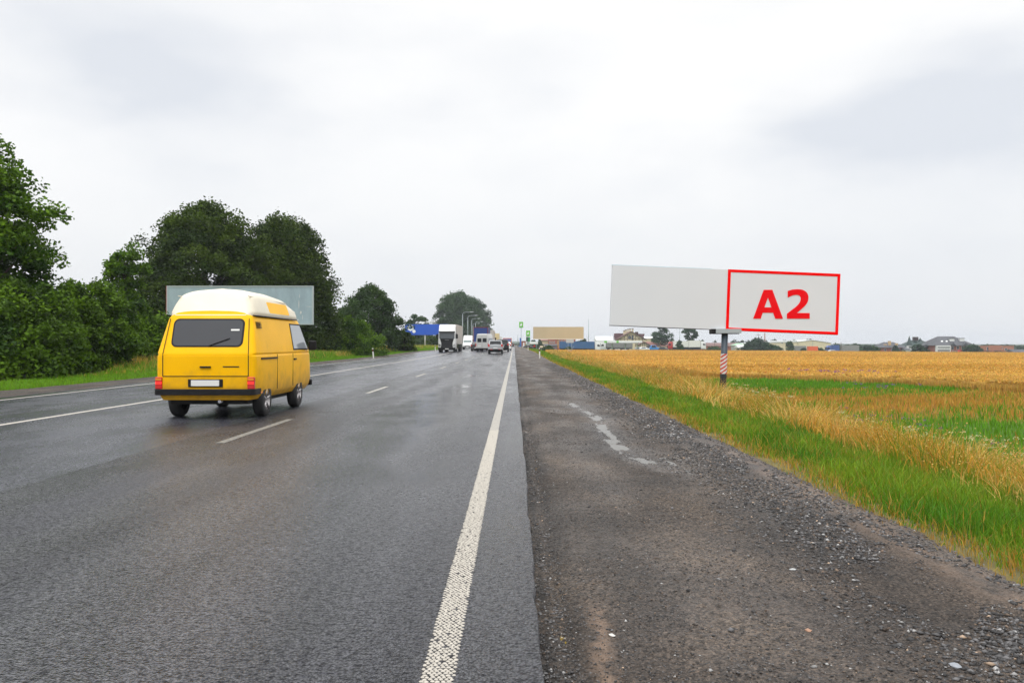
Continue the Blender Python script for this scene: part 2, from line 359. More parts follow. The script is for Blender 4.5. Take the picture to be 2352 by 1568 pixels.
# ------------------------------------------------------------------ dirt shoulder
PUD = [(1308, 925, .05), (1345, 945, .07), (1376, 962, .07), (1385, 990, .08), (1412, 1018, .10), (1450, 1042, .13), (1495, 1064, .09)]
PUD = [((px-VX)/(py-VY)*1.455, F*1.455/(py-VY), wd) for px, py, wd in PUD]
PUD2 = [((px-VX)/(py-VY)*1.455, F*1.455/(py-VY), wd) for px, py, wd in [(1520, 1050, .05), (1580, 1085, .09)]]
PUD3 = [((px-VX)/(py-VY)*1.455, F*1.455/(py-VY), wd) for px, py, wd in [(1215, 938, .05), (1262, 944, .07), (1300, 950, .04)]]
def seg_dist(X, Y, pts):
    d = np.full(np.shape(X), 9.0); 
    for (x0, y0, w0), (x1, y1, w1) in zip(pts, pts[1:]):
        dx, dy = x1-x0, (y1-y0); q = np.clip(((X-x0)*dx+(Y-y0)*dy)/(dx*dx+dy*dy), 0, 1)
        dd = np.hypot((X-x0-q*dx), (Y-y0-q*dy)*.5)-(w0+(w1-w0)*q); d = np.minimum(d, dd)
    return d
def shoulder_z(X, Y):
    X = np.asarray(X, float); Y = np.asarray(Y, float)
    z = road_z(Y)+ramp(X, [.1, .2, .35, 1.2, 2.2, 2.7, 3.0, 3.35], [-.055, -.05, -.035, -.03, -.04, -.03, -.06, -.16])
    z = z+.03*(fbm(X*1.1, Y*.7, 4)-.5)+.016*(fbm(X*7+9, Y*7, 3)-.5)+.020*(fbm(X*34+3, Y*34, 3)-.5)
    z = z-.02*np.exp(-((X-.22-.05*fbm(Y*.9, Y*0, 3))/.05)**2)
    d = np.minimum(seg_dist(X, Y, PUD), np.minimum(seg_dist(X, Y, PUD2)+.02, seg_dist(X, Y, PUD3)+.03)); dip = 1-sstep(-.03, .16, d+.14*(fbm(X*6, Y*3, 3)-.5))
    return z*(1-dip)+dip*(-.0610+.022*(fbm(X*7, Y*2.5, 4)-.5))
def dirt():
    m = bpy.data.materials.new('shoulder_dirt'); m.use_nodes = True; n = m.node_tree.nodes; l = m.node_tree.links; b = n['Principled BSDF']
    g = n.new('ShaderNodeNewGeometry')
    def noise(s_, d=6, st=(1, 1, 1)):
        k = n.new('ShaderNodeTexNoise'); k.inputs['Scale'].default_value = s_; k.inputs['Detail'].default_value = d; q = n.new('ShaderNodeMapping'); q.inputs['Scale'].default_value = st
        l.new(g.outputs['Position'], q.inputs[0]); l.new(q.outputs[0], k.inputs[0]); return k.outputs[0]
    cr = n.new('ShaderNodeValToRGB'); l.new(noise(1.1, 7, (1, .5, 1)), cr.inputs[0]); e = cr.color_ramp.elements
    e[0].position = .33; e[0].color = (.034, .027, .022, 1); e[1].position = .70; e[1].color = (.115, .086, .063, 1); q = e.new(.5); q.color = (.062, .048, .038, 1)
    sp = n.new('ShaderNodeTexVoronoi'); sp.inputs['Scale'].default_value = 62; l.new(g.outputs['Position'], sp.inputs[0])
    r = n.new('ShaderNodeMapRange'); l.new(sp.outputs['Color'], r.inputs[0]); r.inputs[3].default_value = .2; r.inputs[4].default_value = 1.95
    s = n.new('ShaderNodeVectorMath'); s.operation = 'SCALE'; l.new(cr.outputs[0], s.inputs[0]); l.new(r.outputs[0], s.inputs[3])
    r2 = n.new('ShaderNodeMapRange'); l.new(noise(60, 4), r2.inputs[0]); r2.inputs[1].default_value = .3; r2.inputs[2].default_value = .7; r2.inputs[3].default_value = .4; r2.inputs[4].default_value = 1.6
    s2 = n.new('ShaderNodeVectorMath'); s2.operation = 'SCALE'; l.new(s.outputs[0], s2.inputs[0]); l.new(r2.outputs[0], s2.inputs[3]); 
    at = n.new('ShaderNodeAttribute'); at.attribute_name = 'tint'; sx = n.new('ShaderNodeSeparateColor'); l.new(at.outputs['Color'], sx.inputs[0])
    vc = n.new('ShaderNodeTexVoronoi'); vc.feature = 'DISTANCE_TO_EDGE'; vc.inputs['Scale'].default_value = 15; mq = n.new('ShaderNodeMapping'); mq.inputs['Scale'].default_value = (.7, 1.5, 1); wq = n.new('ShaderNodeVectorMath'); wq.operation = 'MULTIPLY_ADD'
    nq = n.new('ShaderNodeTexNoise'); nq.inputs['Scale'].default_value = 12; l.new(g.outputs['Position'], nq.inputs[0]); l.new(nq.outputs['Color'], wq.inputs[0]); wq.inputs[1].default_value = (.09, .09, 0); l.new(g.outputs['Position'], wq.inputs[2]); l.new(wq.outputs[0], mq.inputs[0]); l.new(mq.outputs[0], vc.inputs[0])
    ck = n.new('ShaderNodeMapRange'); l.new(vc.outputs[0], ck.inputs[0]); ck.inputs[1].default_value = 0; ck.inputs[2].default_value = .045; ck.inputs[3].default_value = .35; ck.inputs[4].default_value = 1
    cm = n.new('ShaderNodeMapRange'); l.new(noise(1.7, 3), cm.inputs[0]); cm.inputs[1].default_value = .45; cm.inputs[2].default_value = .58; cx_ = n.new('ShaderNodeMix'); l.new(cm.outputs[0], cx_.inputs[0]); cx_.inputs[2].default_value = 1; l.new(ck.outputs[0], cx_.inputs[3])
    s3 = n.new('ShaderNodeVectorMath'); s3.operation = 'SCALE'; l.new(s2.outputs[0], s3.inputs[0]); l.new(cx_.outputs[0], s3.inputs[3])
    sm = n.new('ShaderNodeMix'); sm.data_type = 'RGBA'; l.new(sx.outputs[1], sm.inputs[0]); l.new(s3.outputs[0], sm.inputs[6]); sm.inputs[7].default_value = (.22, .15, .105, 1)
    dk = n.new('ShaderNodeMath'); dk.operation = 'MULTIPLY_ADD'; l.new(sx.outputs[2], dk.inputs[0]); dk.inputs[1].default_value = -.75; dk.inputs[2].default_value = 1
    s4 = n.new('ShaderNodeVectorMath'); s4.operation = 'SCALE'; l.new(sm.outputs[2], s4.inputs[0]); l.new(dk.outputs[0], s4.inputs[3]); l.new(s4.outputs[0], b.inputs['Base Color'])
    rr_ = n.new('ShaderNodeMapRange'); l.new(noise(.9, 5, (1, .35, 1)), rr_.inputs[0]); rr_.inputs[1].default_value = .35; rr_.inputs[2].default_value = .65; rr_.inputs[3].default_value = .38; rr_.inputs[4].default_value = .8; wr_ = n.new('ShaderNodeMix'); l.new(sx.outputs[0], wr_.inputs[0]); l.new(rr_.outputs[0], wr_.inputs[2]); wr_.inputs[3].default_value = .27; l.new(wr_.outputs[0], b.inputs['Roughness'])
    u = n.new('ShaderNodeBump'); b.inputs['Specular IOR Level'].default_value = .3; u.inputs['Strength'].default_value = 1; u.inputs['Distance'].default_value = .022; h = n.new('ShaderNodeMath'); h.operation = 'SUBTRACT'; l.new(noise(45, 6), h.inputs[0]); l.new(sp.outputs['Distance'], h.inputs[1]); l.new(h.outputs[0], u.inputs['Height']); l.new(u.outputs[0], b.inputs['Normal'])
    return m
m_dirt = dirt()
def shoulder_tint(X, Y):
    n1 = fbm(X*5, Y*3, 4); n2 = fbm(X*16+5, Y*12, 3)
    wet = np.clip(1-sstep(-.05, .45, seg_dist(X, Y, PUD)+.3*(n1-.5)), 0, 1)+.8*np.clip(1-sstep(0, .35, seg_dist(X, Y, PUD2)+.3*(n1-.5)), 0, 1)+.6*np.clip(1-sstep(0, .35, seg_dist(X, Y, PUD3)+.3*(n1-.5)), 0, 1)
    wet += .5*np.exp(-((X-.95-.1*np.sin(Y*.3))/.22)**2)*np.clip((fbm(X*2, Y*.7, 3)-.35)*3, 0, 1)
    sand = np.exp(-((X-.42-.03*np.sin(Y*3))/.055)**2)*(1-sstep(4.4, 4.9, Y))*np.clip((n2-.25)*3, 0, 1)
    sand += .75*np.exp(-((X-2.85-.12*(n1-.5))/.20)**2)*(1-sstep(8, 14, Y))*np.clip((n1-.3)*3, 0, 1)
    crack_shade = np.exp(-((X-.155-.05*(fbm(Y*1.5, Y*0+9, 4)-.4))/.030)**2)*np.clip((fbm(X*9, Y*5, 3)-.2)*3, 0, 1)+.45*np.exp(-((X-.30)/.10)**2)  # crack along the asphalt edge, its groove shade put into the colour
    return np.clip(np.stack([wet, sand, crack_shade], -1), 0, 1)
xs1 = np.concatenate([np.linspace(.06, .5, 26), np.linspace(.5, 3.4, 110)[1:]])
ys1 = np.concatenate([np.arange(2.6, 9, .025), np.arange(9, 22, .05), np.arange(22, 60, .25), np.arange(60, 150, 2.5), np.arange(150, 1000, 25)])
grid_mesh('right_shoulder', xs1, ys1, shoulder_z, m_dirt, shoulder_tint)
grid_mesh('right_shoulder', xs1[::6], np.array([-15., -8, 0, 2.6]), shoulder_z, m_dirt, shoulder_tint)
grid_mesh('left_shoulder', np.linspace(-15.2, -13.3, 9), np.concatenate([np.arange(-10, 60, .5), np.arange(60, 150, 2.5), np.arange(150, 1000, 25)]),
          lambda X, Y: road_z(Y)+ramp(X, [-15.2, -14.9, -13.6, -13.3], [-.06, .05, .02, -.012])+.03*(fbm(X*3, Y*3, 3)-.5)*(X < -13.4), m_dirt)
m_water = mat('puddle_water', (.10, .095, .085), .30, bump=.08, bscale=9, spec=.5)
for nm_i, (pts, nm) in enumerate(((PUD, 'puddle'), (PUD2, 'puddle'))):
    V = []; 
    P_ = [np.array(p[:2]) for p in pts]; 
    for i, p in enumerate(P_):
        d = P_[min(i+1, len(P_)-1)]-P_[max(i-1, 0)]; d /= np.linalg.norm(d); nrm = np.array([-d[1], d[0]]); wd = pts[i][2]+.10
        V += [(*(p-nrm*wd), -.0595-.0004*(nm_i)), (*(p+nrm*wd), -.0595-.0004*(nm_i))]
    o = fastmesh(nm, V, [(2*i, 2*i+1, 2*i+3, 2*i+2) for i in range(len(pts)-1)], m_water); o['kind'] = 'structure'

# ------------------------------------------------------------------ gravel
m_stone = attr_mat('gravel_stone', .7, 0, .35)
def stones(P, S, T):
    n = len(P); base = np.array([(1, 0, 0), (-1, 0, 0), (0, 1, 0), (0, -1, 0), (0, 0, 1), (0, 0, -1), (.6, .6, .5), (-.6, .5, .5)], float)[:6]
    V = base[None]*(1+.45*(RNG.random((n, 6, 3))-.5)*2)+(RNG.random((n, 6, 3))-.5)*.5
    sc3 = S[:, None, None]*np.stack([.7+.6*RNG.random(n), .7+.6*RNG.random(n), .35+.35*RNG.random(n)], -1)[:, None, :]
    V = V*sc3; a = RNG.random(n)*6.28; c, s = np.cos(a)[:, None], np.sin(a)[:, None]
    X = V[:, :, 0]*c-V[:, :, 1]*s; Y = V[:, :, 0]*s+V[:, :, 1]*c; V = np.stack([X, Y, V[:, :, 2]], -1)+P[:, None, :]
    f = np.array([(0, 2, 4), (2, 1, 4), (1, 3, 4), (3, 0, 4), (2, 0, 5), (1, 2, 5), (3, 1, 5), (0, 3, 5)])
    Fc = (np.arange(n)[:, None, None]*6+f[None]).reshape(-1, 3)
    return V.reshape(-1, 3), Fc, np.repeat(T, 6, 0)
def gravel():
    Ps, Ss, Ts = [], [], []
    def put(n, x0, x1, y0, y1, s0, s1, light, edge=False, yp=1.6):
        Y = y0+(y1-y0)*RNG.random(n)**yp; u = RNG.random(n)
        X = x0+(x1-x0)*u if not edge else x0+(x1-x0)*(.5+.5*(RNG.normal(0, .42, n)).clip(-1, 1))
        keep = fbm(X*2.2+7, Y*1.1, 3) > (.36 if edge else .3); X, Y = X[keep], Y[keep]; k = len(X)
        S = s0+(s1-s0)*RNG.random(k)**2.5; Z = shoulder_z(X, Y)+S*.12
        g = (.030+.13*RNG.random(k)**2.2)[:, None]*np.array([1, .97, .98]); l = RNG.random(k) < light; g[l] = (.18+.25*RNG.random(l.sum()))[:, None]*np.array([1, .98, .96])
        br = RNG.random(k) < .12; g[br] = g[br]*np.array([1.35, 1.0, .72])
        Ps.append(np.stack([X, Y, Z], -1)); Ss.append(S); Ts.append(g)
    put(26000, 1.75, 3.25, 3.2, 14, .005, .019, .05, True); put(16000, 1.9, 3.2, 13, 60, .010, .028, .07, True, 1.3)
    put(52000, .12, 2.7, 3.0, 14, .0025, .008, .03); put(16000, .12, 2.8, 12, 60, .005, .012, .06, False, 1.4); put(260, .3, 2.9, 3.2, 20, .010, .022, .25)
    put(5000, .11, .30, 3.0, 16, .004, .012, .04)
    V, Fc, T = stones(np.concatenate(Ps), np.concatenate(Ss), np.concatenate(Ts))
    return tag(fastmesh('gravel', V, Fc, m_stone, tint=T), 'loose grey crushed stone scattered over the dirt shoulder', 'gravel', kind='stuff')
gravel()
def rock(px, py, s, c, label):
    X = (px-VX)/(py-VY)*1.44; Y = F*1.44/(py-VY); bm = bmesh.new(); bmesh.ops.create_icosphere(bm, subdivisions=2, radius=s)
    r_ = random.Random(px)
    planes = [Vector((r_.uniform(-1, 1), r_.uniform(-1, 1), r_.uniform(-.3, 1))).normalized() for _ in range(9)]
    for v in bm.verts:
        for p in planes:
            d = v.co.dot(p)-s*.62
            if d > 0: v.co -= p*d
        v.co.z *= .5; v.co.x *= 1.35
    me = bpy.data.meshes.new('rock'); bm.to_mesh(me); bm.free(); me.materials.append(mat('rock_'+str(c), c, .6, var=.25, vscale=30, bump=.4, bscale=60))
    o = bpy.data.objects.new('rock', me); col.objects.link(o); o.location = (X, Y, float(shoulder_z(np.array([X]), np.array([Y]))[0])+s*.22); o.rotation_euler = (0, 0, r_.uniform(0, 3)); tag(o, label, 'stone')
rock(2192, 1530, .026, (.26, .28, .31), 'flat bluish grey stone at the bottom right of the dirt shoulder')
rock(1855, 1452, .017, (.34, .19, .12), 'small reddish stone on the brown dirt left of the bluish stone')
rock(1820, 1309, .018, (.42, .43, .43), 'pale pointed stone in the middle of the dirt shoulder')
rock(1405, 1458, .017, (.55, .53, .5), 'whitish pebble next to the cracked asphalt edge')

# ------------------------------------------------------------------ grass
m_grass = attr_mat('grass_blades', .55, .3, .25)
def blade_arrays(X, Y, h, wd, tint, lean=.35, curve=.5, bend=None):
    n = len(X); Z = ground_z(X, Y)-.02; wdj = .7+.6*RNG.random(n); wd = wd*wdj; a = RNG.random(n)*6.283; la = RNG.random(n)*6.283; L_ = lean*h*RNG.random(n)
    ux, uy = np.cos(a)*wd/2, np.sin(a)*wd/2; dx, dy = np.cos(la)*L_, np.sin(la)*L_
    if bend is not None: dx = dx+bend*h
    m = .55; V = np.empty((n, 5, 3)); mz = Z+h*m; mx, my = X+dx*.3, Y+dy*.3; hz = h*(1-.25*curve*RNG.random(n))
    V[:, 0] = np.stack([X-ux, Y-uy, Z], -1); V[:, 1] = np.stack([X+ux, Y+uy, Z], -1)
    V[:, 2] = np.stack([mx-ux*.8, my-uy*.8, mz], -1); V[:, 3] = np.stack([mx+ux*.8, my+uy*.8, mz], -1); V[:, 4] = np.stack([X+dx, Y+dy, Z+hz], -1)
    f = np.array([(0, 1, 3), (0, 3, 2), (2, 3, 4)]); Fc = (np.arange(n)[:, None, None]*5+f[None]).reshape(-1, 3)
    return V.reshape(-1, 3), Fc, np.repeat(tint, 5, 0), V[:, 4]
def merge(parts):
    Vs, Fs, Ts = [], [], []; k = 0
    for V, Fc, T in parts: Vs.append(V); Fs.append(Fc+k); Ts.append(T); k += len(V)
    return np.concatenate(Vs), np.concatenate(Fs), np.concatenate(Ts)
def jit(T, a=.3): return T*(1+a*(RNG.random((len(T), 1))-.5)*2)*(1+.12*(RNG.random((len(T), 3))-.5)*2)
def mixc(a, b, t): return a[None]*(1-t[:, None])+b[None]*t[:, None]
def ydist(n, y0, y1, p=2.0): return y0+(y1-y0)*RNG.random(n)**p
def diamonds(C, S, T, flat=.35):
    """small random facing leaf/flower quads"""
    n = len(C); a = RNG.normal(size=(n, 3)); a[:, 2] *= flat; a /= np.linalg.norm(a, axis=1)[:, None]; b = np.cross(a, RNG.normal(size=(n, 3))); b /= np.linalg.norm(b, axis=1)[:, None]
    s = np.asarray(S).reshape(-1, 1); V = np.stack([C-a*s, C-b*s*.62, C+a*s, C+b*s*.62], 1)
    return V.reshape(-1, 3), np.arange(n*4).reshape(-1, 4), np.repeat(T, 4, 0)
def q2t(Q): return np.concatenate([Q[:, [0, 1, 2]], Q[:, [0, 2, 3]]])
# green verge on the right
n = 290000; Y = ydist(n, 3.6, 75, 2.2); Y[:30000] = 70+150*RNG.random(30000); X = 2.75+3.2*RNG.random(n)
e = 3.0+.35*(fbm(Y*.8, Y*0+2, 4)-.5)*2; thin = sstep(-.1, .85, X-e)*(.35+1.2*fbm(X*1.5, Y*1.2, 3)); k = (RNG.random(n) < np.clip(thin, 0, 1)) & (X > e-.1); X, Y, e = X[k], Y[k], e[k]; n = len(X)
dry = np.clip(1.15-(X-e)/.65, 0, 1)*.8+.07+.5*np.clip(fbm(X*.9+31, Y*.6, 3)-.55, 0, 1); dry = (RNG.random(n) < dry).astype(float)
cl_ = np.clip((fbm(X*1.3+4, Y*.9, 4)-.35)*2.6, 0, 1); gcol = mixc(np.array([.075, .20, .006]), np.array([.19, .29, .012]), cl_); T = jit(gcol*(1-dry[:, None])+np.array([[.38, .23, .035]])*dry[:, None], .35); h = (.07+.20*RNG.random(n)**1.5)*(.45+.65*sstep(0, 1.2, X-e))*(.45+1.1*fbm(X*1.8, Y*1.4+9, 3))
A = blade_arrays(X, Y, h, .0032+.0006*Y, T, .8)[:3]
tag(fastmesh('verge_grass', A[0], A[1], m_grass, tint=A[2]), 'bright green grass strip between the gravel and the tall dry weeds', 'grass', kind='stuff')
# tall dry grass
n = 80000; Y = ydist(n, 4.5, 130, 2.0); X = 5.1+3.9*RNG.random(n); g = greenness(X, Y)*.5+.15*(fbm(X*.9, Y*.9, 3)) ; k = RNG.random(n) < (.4+.9*fbm(X*1.2+5, Y*.8, 3))*sstep(4.9, 6.0, X+.8*(fbm(X, Y*.7, 3)-.5)); X, Y, g = X[k], Y[k], g[k]; n = len(X)
pt = np.clip((fbm(X*.55+13, Y*.35, 4)-.42)*5, 0, 1); gr = (RNG.random(n) < np.clip(g*.9+.35*pt+.12, 0, .8)).astype(float); pale = np.clip((fbm(X*.8+77, Y*.5, 3)-.35)*3, 0, 1); T = jit(mixc(np.array([.50, .26, .03]), np.array([.68, .47, .14]), pale)*(1-gr[:, None])+np.array([[.17, .24, .015]])*gr[:, None], .35); hot = RNG.random(n) < .15; T[hot] = jit(np.tile(np.array([[.52, .27, .03]]), (hot.sum(), 1)))
h = (.42+.42*RNG.random(n))*(.55+.6*sstep(5.0, 6.6, X))*(.35+1.3*fbm(X*.9, Y*.8, 3))*(1-.5*sstep(6.3, 8.3, X))
B = blade_arrays(X, Y, h, .004+.0007*Y, T, .75, bend=.9*(fbm(X*.9, Y*.9, 2)-.5)*2)
hd = RNG.random(n) < .5; H = B[3][hd]; HH = diamonds(H-np.array([0, 0, .03]), (.010+.0005*Y[hd]), jit(np.tile(np.array([[.52, .34, .09]]), (hd.sum(), 1)), .25), 2.5)
M_ = merge([B[:3], (HH[0], q2t(HH[1]), HH[2])])
tag(fastmesh('tall_dry_grass', M_[0], M_[1], m_grass, tint=M_[2]), 'tall straw coloured dry grass leaning along the ditch beside the verge', 'grass', kind='stuff')
# weeds between the ditch and the wheat
n = 190000; Y = ydist(n, 9, 135, 1.5); X = 8.2+(wheat_edge(Y)-8.2+.6)*RNG.random(n); k = (X < wheat_edge(Y)+.6) & (X < Y*.66+2); X, Y = X[k], Y[k]; n = len(X)
g = (RNG.random(n) < np.clip(greenness(X, Y)*1.0+.08, 0, 1)).astype(float); T = jit(mixc(np.array([.44, .25, .04]), np.array([.11, .26, .010]), g), .3)
h = (.12+.25*RNG.random(n)**1.4)*(.4+1.2*fbm(X*.5, Y*.5, 3)); A = blade_arrays(X, Y, h, .006+.0009*Y, T, .5)[:3]
tag(fastmesh('field_weeds', A[0], A[1], m_grass, tint=A[2]), 'patchy green and rusty weeds at the near side of the wheat field', 'weeds', kind='stuff')
# ripe wheat: canopy surface and ears
def wheat_z(X, Y): return field_z(X, Y)+.55+.10*(fbm(X*.5, Y*.25, 4)-.5)+.25*(fbm(X*.03, Y*.03, 3)-.5)
yw = np.concatenate([np.arange(30, 110, 1.2), np.arange(110, 306, 4)]); uw = np.concatenate([[0], np.linspace(0.001, 1, 90)**2.0]); V = []; Tw = []
for yv in yw:
    xa = float(wheat_edge(yv))+1.2*(float(fbm(np.array([yv*.2]), np.array([2.]), 3)[0])-.5)*2
    for i, u in enumerate(uw):
        x = xa+u*(320-xa); V.append((x, yv, float(wheat_z(np.array([x]), np.array([yv]))[0]) if i else float(field_z(x, yv))-.3))
V = np.array(V); nx = len(uw); i = np.arange(len(yw)-1)[:, None]*nx+np.arange(nx-1)[None]; fw = np.stack([i, i+1, i+nx+1, i+nx], -1).reshape(-1, 4)
def wheatc(X, Y):
    n_ = fbm(X*.02, Y*.09, 5); n2 = fbm(X*.15, Y*.6, 4); t = np.clip((n_-.5)*2.0+.5+(n2-.5)*.6, 0, 1)
    c = mixc(np.array([.46, .262, .045]), np.array([.58, .365, .085]), t)
    tl = np.minimum(abs(((Y*.97+X*.10) % 21)-10.0), abs(((Y*.97+X*.10) % 21)-11.9)); c = c*(1-.15*np.exp(-(tl/.35)**2))[:, None]
    return c
m_wheat = attr_mat('ripe_wheat', .8, 0, .2)
nn, ll = m_wheat.node_tree.nodes, m_wheat.node_tree.links
_g = nn.new('ShaderNodeNewGeometry'); _m = nn.new('ShaderNodeMapping'); _m.inputs['Scale'].default_value = (1, .35, 1); ll.new(_g.outputs['Position'], _m.inputs[0])
_x = nn.new('ShaderNodeTexNoise'); _x.inputs['Scale'].default_value = 3.5; _x.inputs['Detail'].default_value = 9; _x.inputs['Roughness'].default_value = .75; ll.new(_m.outputs[0], _x.inputs[0])
_r = nn.new('ShaderNodeMapRange'); ll.new(_x.outputs[0], _r.inputs[0]); _r.inputs[1].default_value = .3; _r.inputs[2].default_value = .7; _r.inputs[3].default_value = .7; _r.inputs[4].default_value = 1.3
_s = nn.new('ShaderNodeVectorMath'); _s.operation = 'SCALE'; _a = [q for q in nn if q.type == 'ATTRIBUTE'][0]; ll.new(_a.outputs['Color'], _s.inputs[0]); ll.new(_r.outputs[0], _s.inputs[3]); ll.new(_s.outputs[0], nn['Principled BSDF'].inputs['Base Color'])
_u = nn.new('ShaderNodeBump'); _u.inputs['Strength'].default_value = .6; _u.inputs['Distance'].default_value = .15; ll.new(_x.outputs[0], _u.inputs['Height']); ll.new(_u.outputs[0], nn['Principled BSDF'].inputs['Normal'])
wf = fastmesh('wheat_field', V, fw, m_wheat, tint=wheatc(V[:, 0], V[:, 1]), smooth=True); tag(wf, 'ripe golden wheat field stretching to the village', 'wheat field', kind='stuff')
n = 190000; Y = ydist(n, 34, 305, 1.5); X = wheat_edge(Y)+(Y*.62+6-wheat_edge(Y))*RNG.random(n); k = X > wheat_edge(Y)-.4; X, Y = X[k], Y[k]; n = len(X)
C = np.stack([X, Y, wheat_z(X, Y)+.02+.10*RNG.random(n)], -1); D = diamonds(C, .03+.0012*Y, jit(wheatc(X, Y)*1.02, .3), 2.0)
ns = 45000; Ys = ydist(ns, 34, 120, 1.6); Xs = wheat_edge(Ys)-1.1+2.4*RNG.random(ns); Hs = .40+.25*RNG.random(ns); Sb = blade_arrays(Xs, Ys, Hs, .008+.0009*Ys, jit(wheatc(Xs, Ys)*.9, .35), .35)[:3]
D = merge([(D[0], q2t(D[1]), D[2]), Sb])
tag(fastmesh('wheat_ears', D[0], D[1], m_grass, tint=D[2]), 'golden ears standing out of the wheat field surface', 'wheat ears', kind='stuff')
# wild flowers: white umbels and purple spikes
def flowers(spots, n, c, s, h, spread, label, name):
    parts = []; stems = []
    for (px, py, zz) in spots:
        Y0 = F*(EYE-zz)/(py-VY); X0 = (px-VX)/F*Y0
        m_ = n; X = X0+RNG.normal(0, spread*.7, m_); Y = Y0+RNG.normal(0, spread*1.6, m_); H = h*(.75+.4*RNG.random(m_)); Z = ground_z(X, Y)
        stems.append(blade_arrays(X, Y, H, .012+.0004*Y, jit(np.tile(np.array([[.12, .20, .04]]), (m_, 1))), .15)[:3])
        for i in range(m_):
            q = 9; C = np.stack([X[i]+RNG.normal(0, s, q), Y[i]+RNG.normal(0, s, q), Z[i]+H[i]*.97+RNG.normal(0, s*.35 if c[2] < c[0]+.1 else s*1.5, q)], -1); parts.append(diamonds(C, .010+.00055*Y0*np.ones(q), jit(np.tile(np.array([c]), (q, 1)), .2), .2))
    k = [(v, q2t(f), t) for v, f, t in parts]; M_ = merge(k+stems)
    tag(fastmesh(name, M_[0], M_[1], m_grass, tint=M_[2]), label, 'flowers', kind='stuff')
flowers([(1690, 885, -.5), (1720, 893, -.5), (1745, 900, -.5), (1780, 905, -.5), (1815, 915, -.5), (1640, 895, -.5), (1610, 898, -.5), (1700, 902, -.5), (1425, 852, -.4), (1445, 858, -.4), (1465, 855, -.4), (1400, 846, -.4),
         (2115, 980, -.3), (2200, 992, -.3), (2230, 1000, -.3), (2280, 1010, -.3), (2320, 1020, -.3), (1955, 965, -.3), (1985, 972, -.3), (2050, 975, -.3), (2335, 1000, -.3)], 8, (.50, .50, .26), .035, .72, .45, 'white flowering umbels sticking out of the tall dry grass', 'white_wildflowers')
flowers([(1905, 858, -.75), (1935, 858, -.75), (1965, 857, -.75), (1995, 857, -.75), (2025, 857, -.75), (1850, 856, -.75), (2015, 888, -.7), (1975, 946, -.5)], 16, (.20, .07, .26), .05, .65, 1.2, 'purple flower spikes in the green patch at the wheat edge', 'purple_wildflowers')
# left verge
n = 130000; Y = ydist(n, 22, 210, 1.8); X = -14.7-6.5*RNG.random(n); k = (X > ramp(Y, [20, 36, 46, 60], [-17.3, -17.5, -20.5, -21.5])) & ((X > -16.8) | (RNG.random(n) < .7)); X, Y = X[k], Y[k]; n = len(X)
far = sstep(-16.4, -17.3, X) if False else 1-sstep(-17.2, -16.3, X); dry = (RNG.random(n) < far*sstep(30, 42, Y)*np.clip(2.0*fbm(X*.4, Y*.12, 3)-.35, 0, 1)).astype(float)
T = jit(mixc(np.array([.13, .28, .010]), np.array([.45, .32, .06]), dry), .35); far = far*sstep(34, 46, Y); h = .10+.10*RNG.random(n)+far*(.55*RNG.random(n)+.15)
A = blade_arrays(X, Y, h, .006+.0007*Y, T, .4)[:3]
tag(fastmesh('left_verge_grass', A[0], A[1], m_grass, tint=A[2]), 'green and straw coloured grass below the hedge across the road', 'grass', kind='stuff')

# ------------------------------------------------------------------ trees
m_bark = mat('bark', (.10, .075, .055), .9, var=.3, vscale=6, bump=.5, bscale=12)
def crown_mesh(name, parent, z0, H, rx, ry, prof, ncl, nleaf, leaf, c0, c1, csize, seed, spiky=.1, mat_=None, core=True, loc=(0, 0), flat=.6):
    global RNG
    rng = np.random.default_rng(seed); ts = np.array([p[0] for p in prof]); rs = np.array([p[1] for p in prof])
    t = rng.random(ncl*3)*.99; wgt = np.interp(t, ts, rs); t = t[rng.random(ncl*3) < wgt/wgt.max()][:ncl]; n = len(t)
    a = rng.random(n)*6.283; rad = np.interp(t, ts, rs)*(rng.random(n)**.32)*np.clip(1+.12*rng.normal(size=n), .7, 1.16)
    lump = 1+.16*np.sin(a*2+seed)+.10*np.sin(a*5+t*9+seed)
    C = np.stack([np.cos(a)*rad*rx*lump+loc[0], np.sin(a)*rad*ry*lump+loc[1], z0+t*(H-z0)], -1)
    cs = csize*(.6+.8*rng.random(n)); m = nleaf
    d = rng.normal(size=(n, m, 3)); d /= np.linalg.norm(d, axis=2)[:, :, None]; rr_ = rng.random((n, m, 1))**.45; P = d*rr_*cs[:, None, None]; P[:, :, 2] *= flat
    P[:, :, 2] -= .25*(P[:, :, 0]**2+P[:, :, 1]**2)/cs[:, None]
    up = rng.random((n, m)) < spiky; P[:, :, 2] += np.where(up, rng.random((n, m))**1.5*cs[:, None]*.55, 0); P[:, :, 0] *= np.where(up, .5, 1); P[:, :, 1] *= np.where(up, .5, 1)
    P = (P+C[:, None, :]).reshape(-1, 3); ct = rng.random(n)[:, None]; T = np.asarray(c0)[None]*(1-ct)+np.asarray(c1)[None]*ct
    T = np.repeat(T, m, 0)*(1+.28*(rng.random((n*m, 1))-.5)*2)
    sv = RNG; RNG = rng
    D = diamonds(P, leaf*(.7+.6*rng.random(n*m)), T, .55); RNG = sv
    return fastmesh(name, D[0], D[1], mat_ or m_leaf, parent, D[2]), C
m_leaf = attr_mat('foliage', .6, .25, .15)
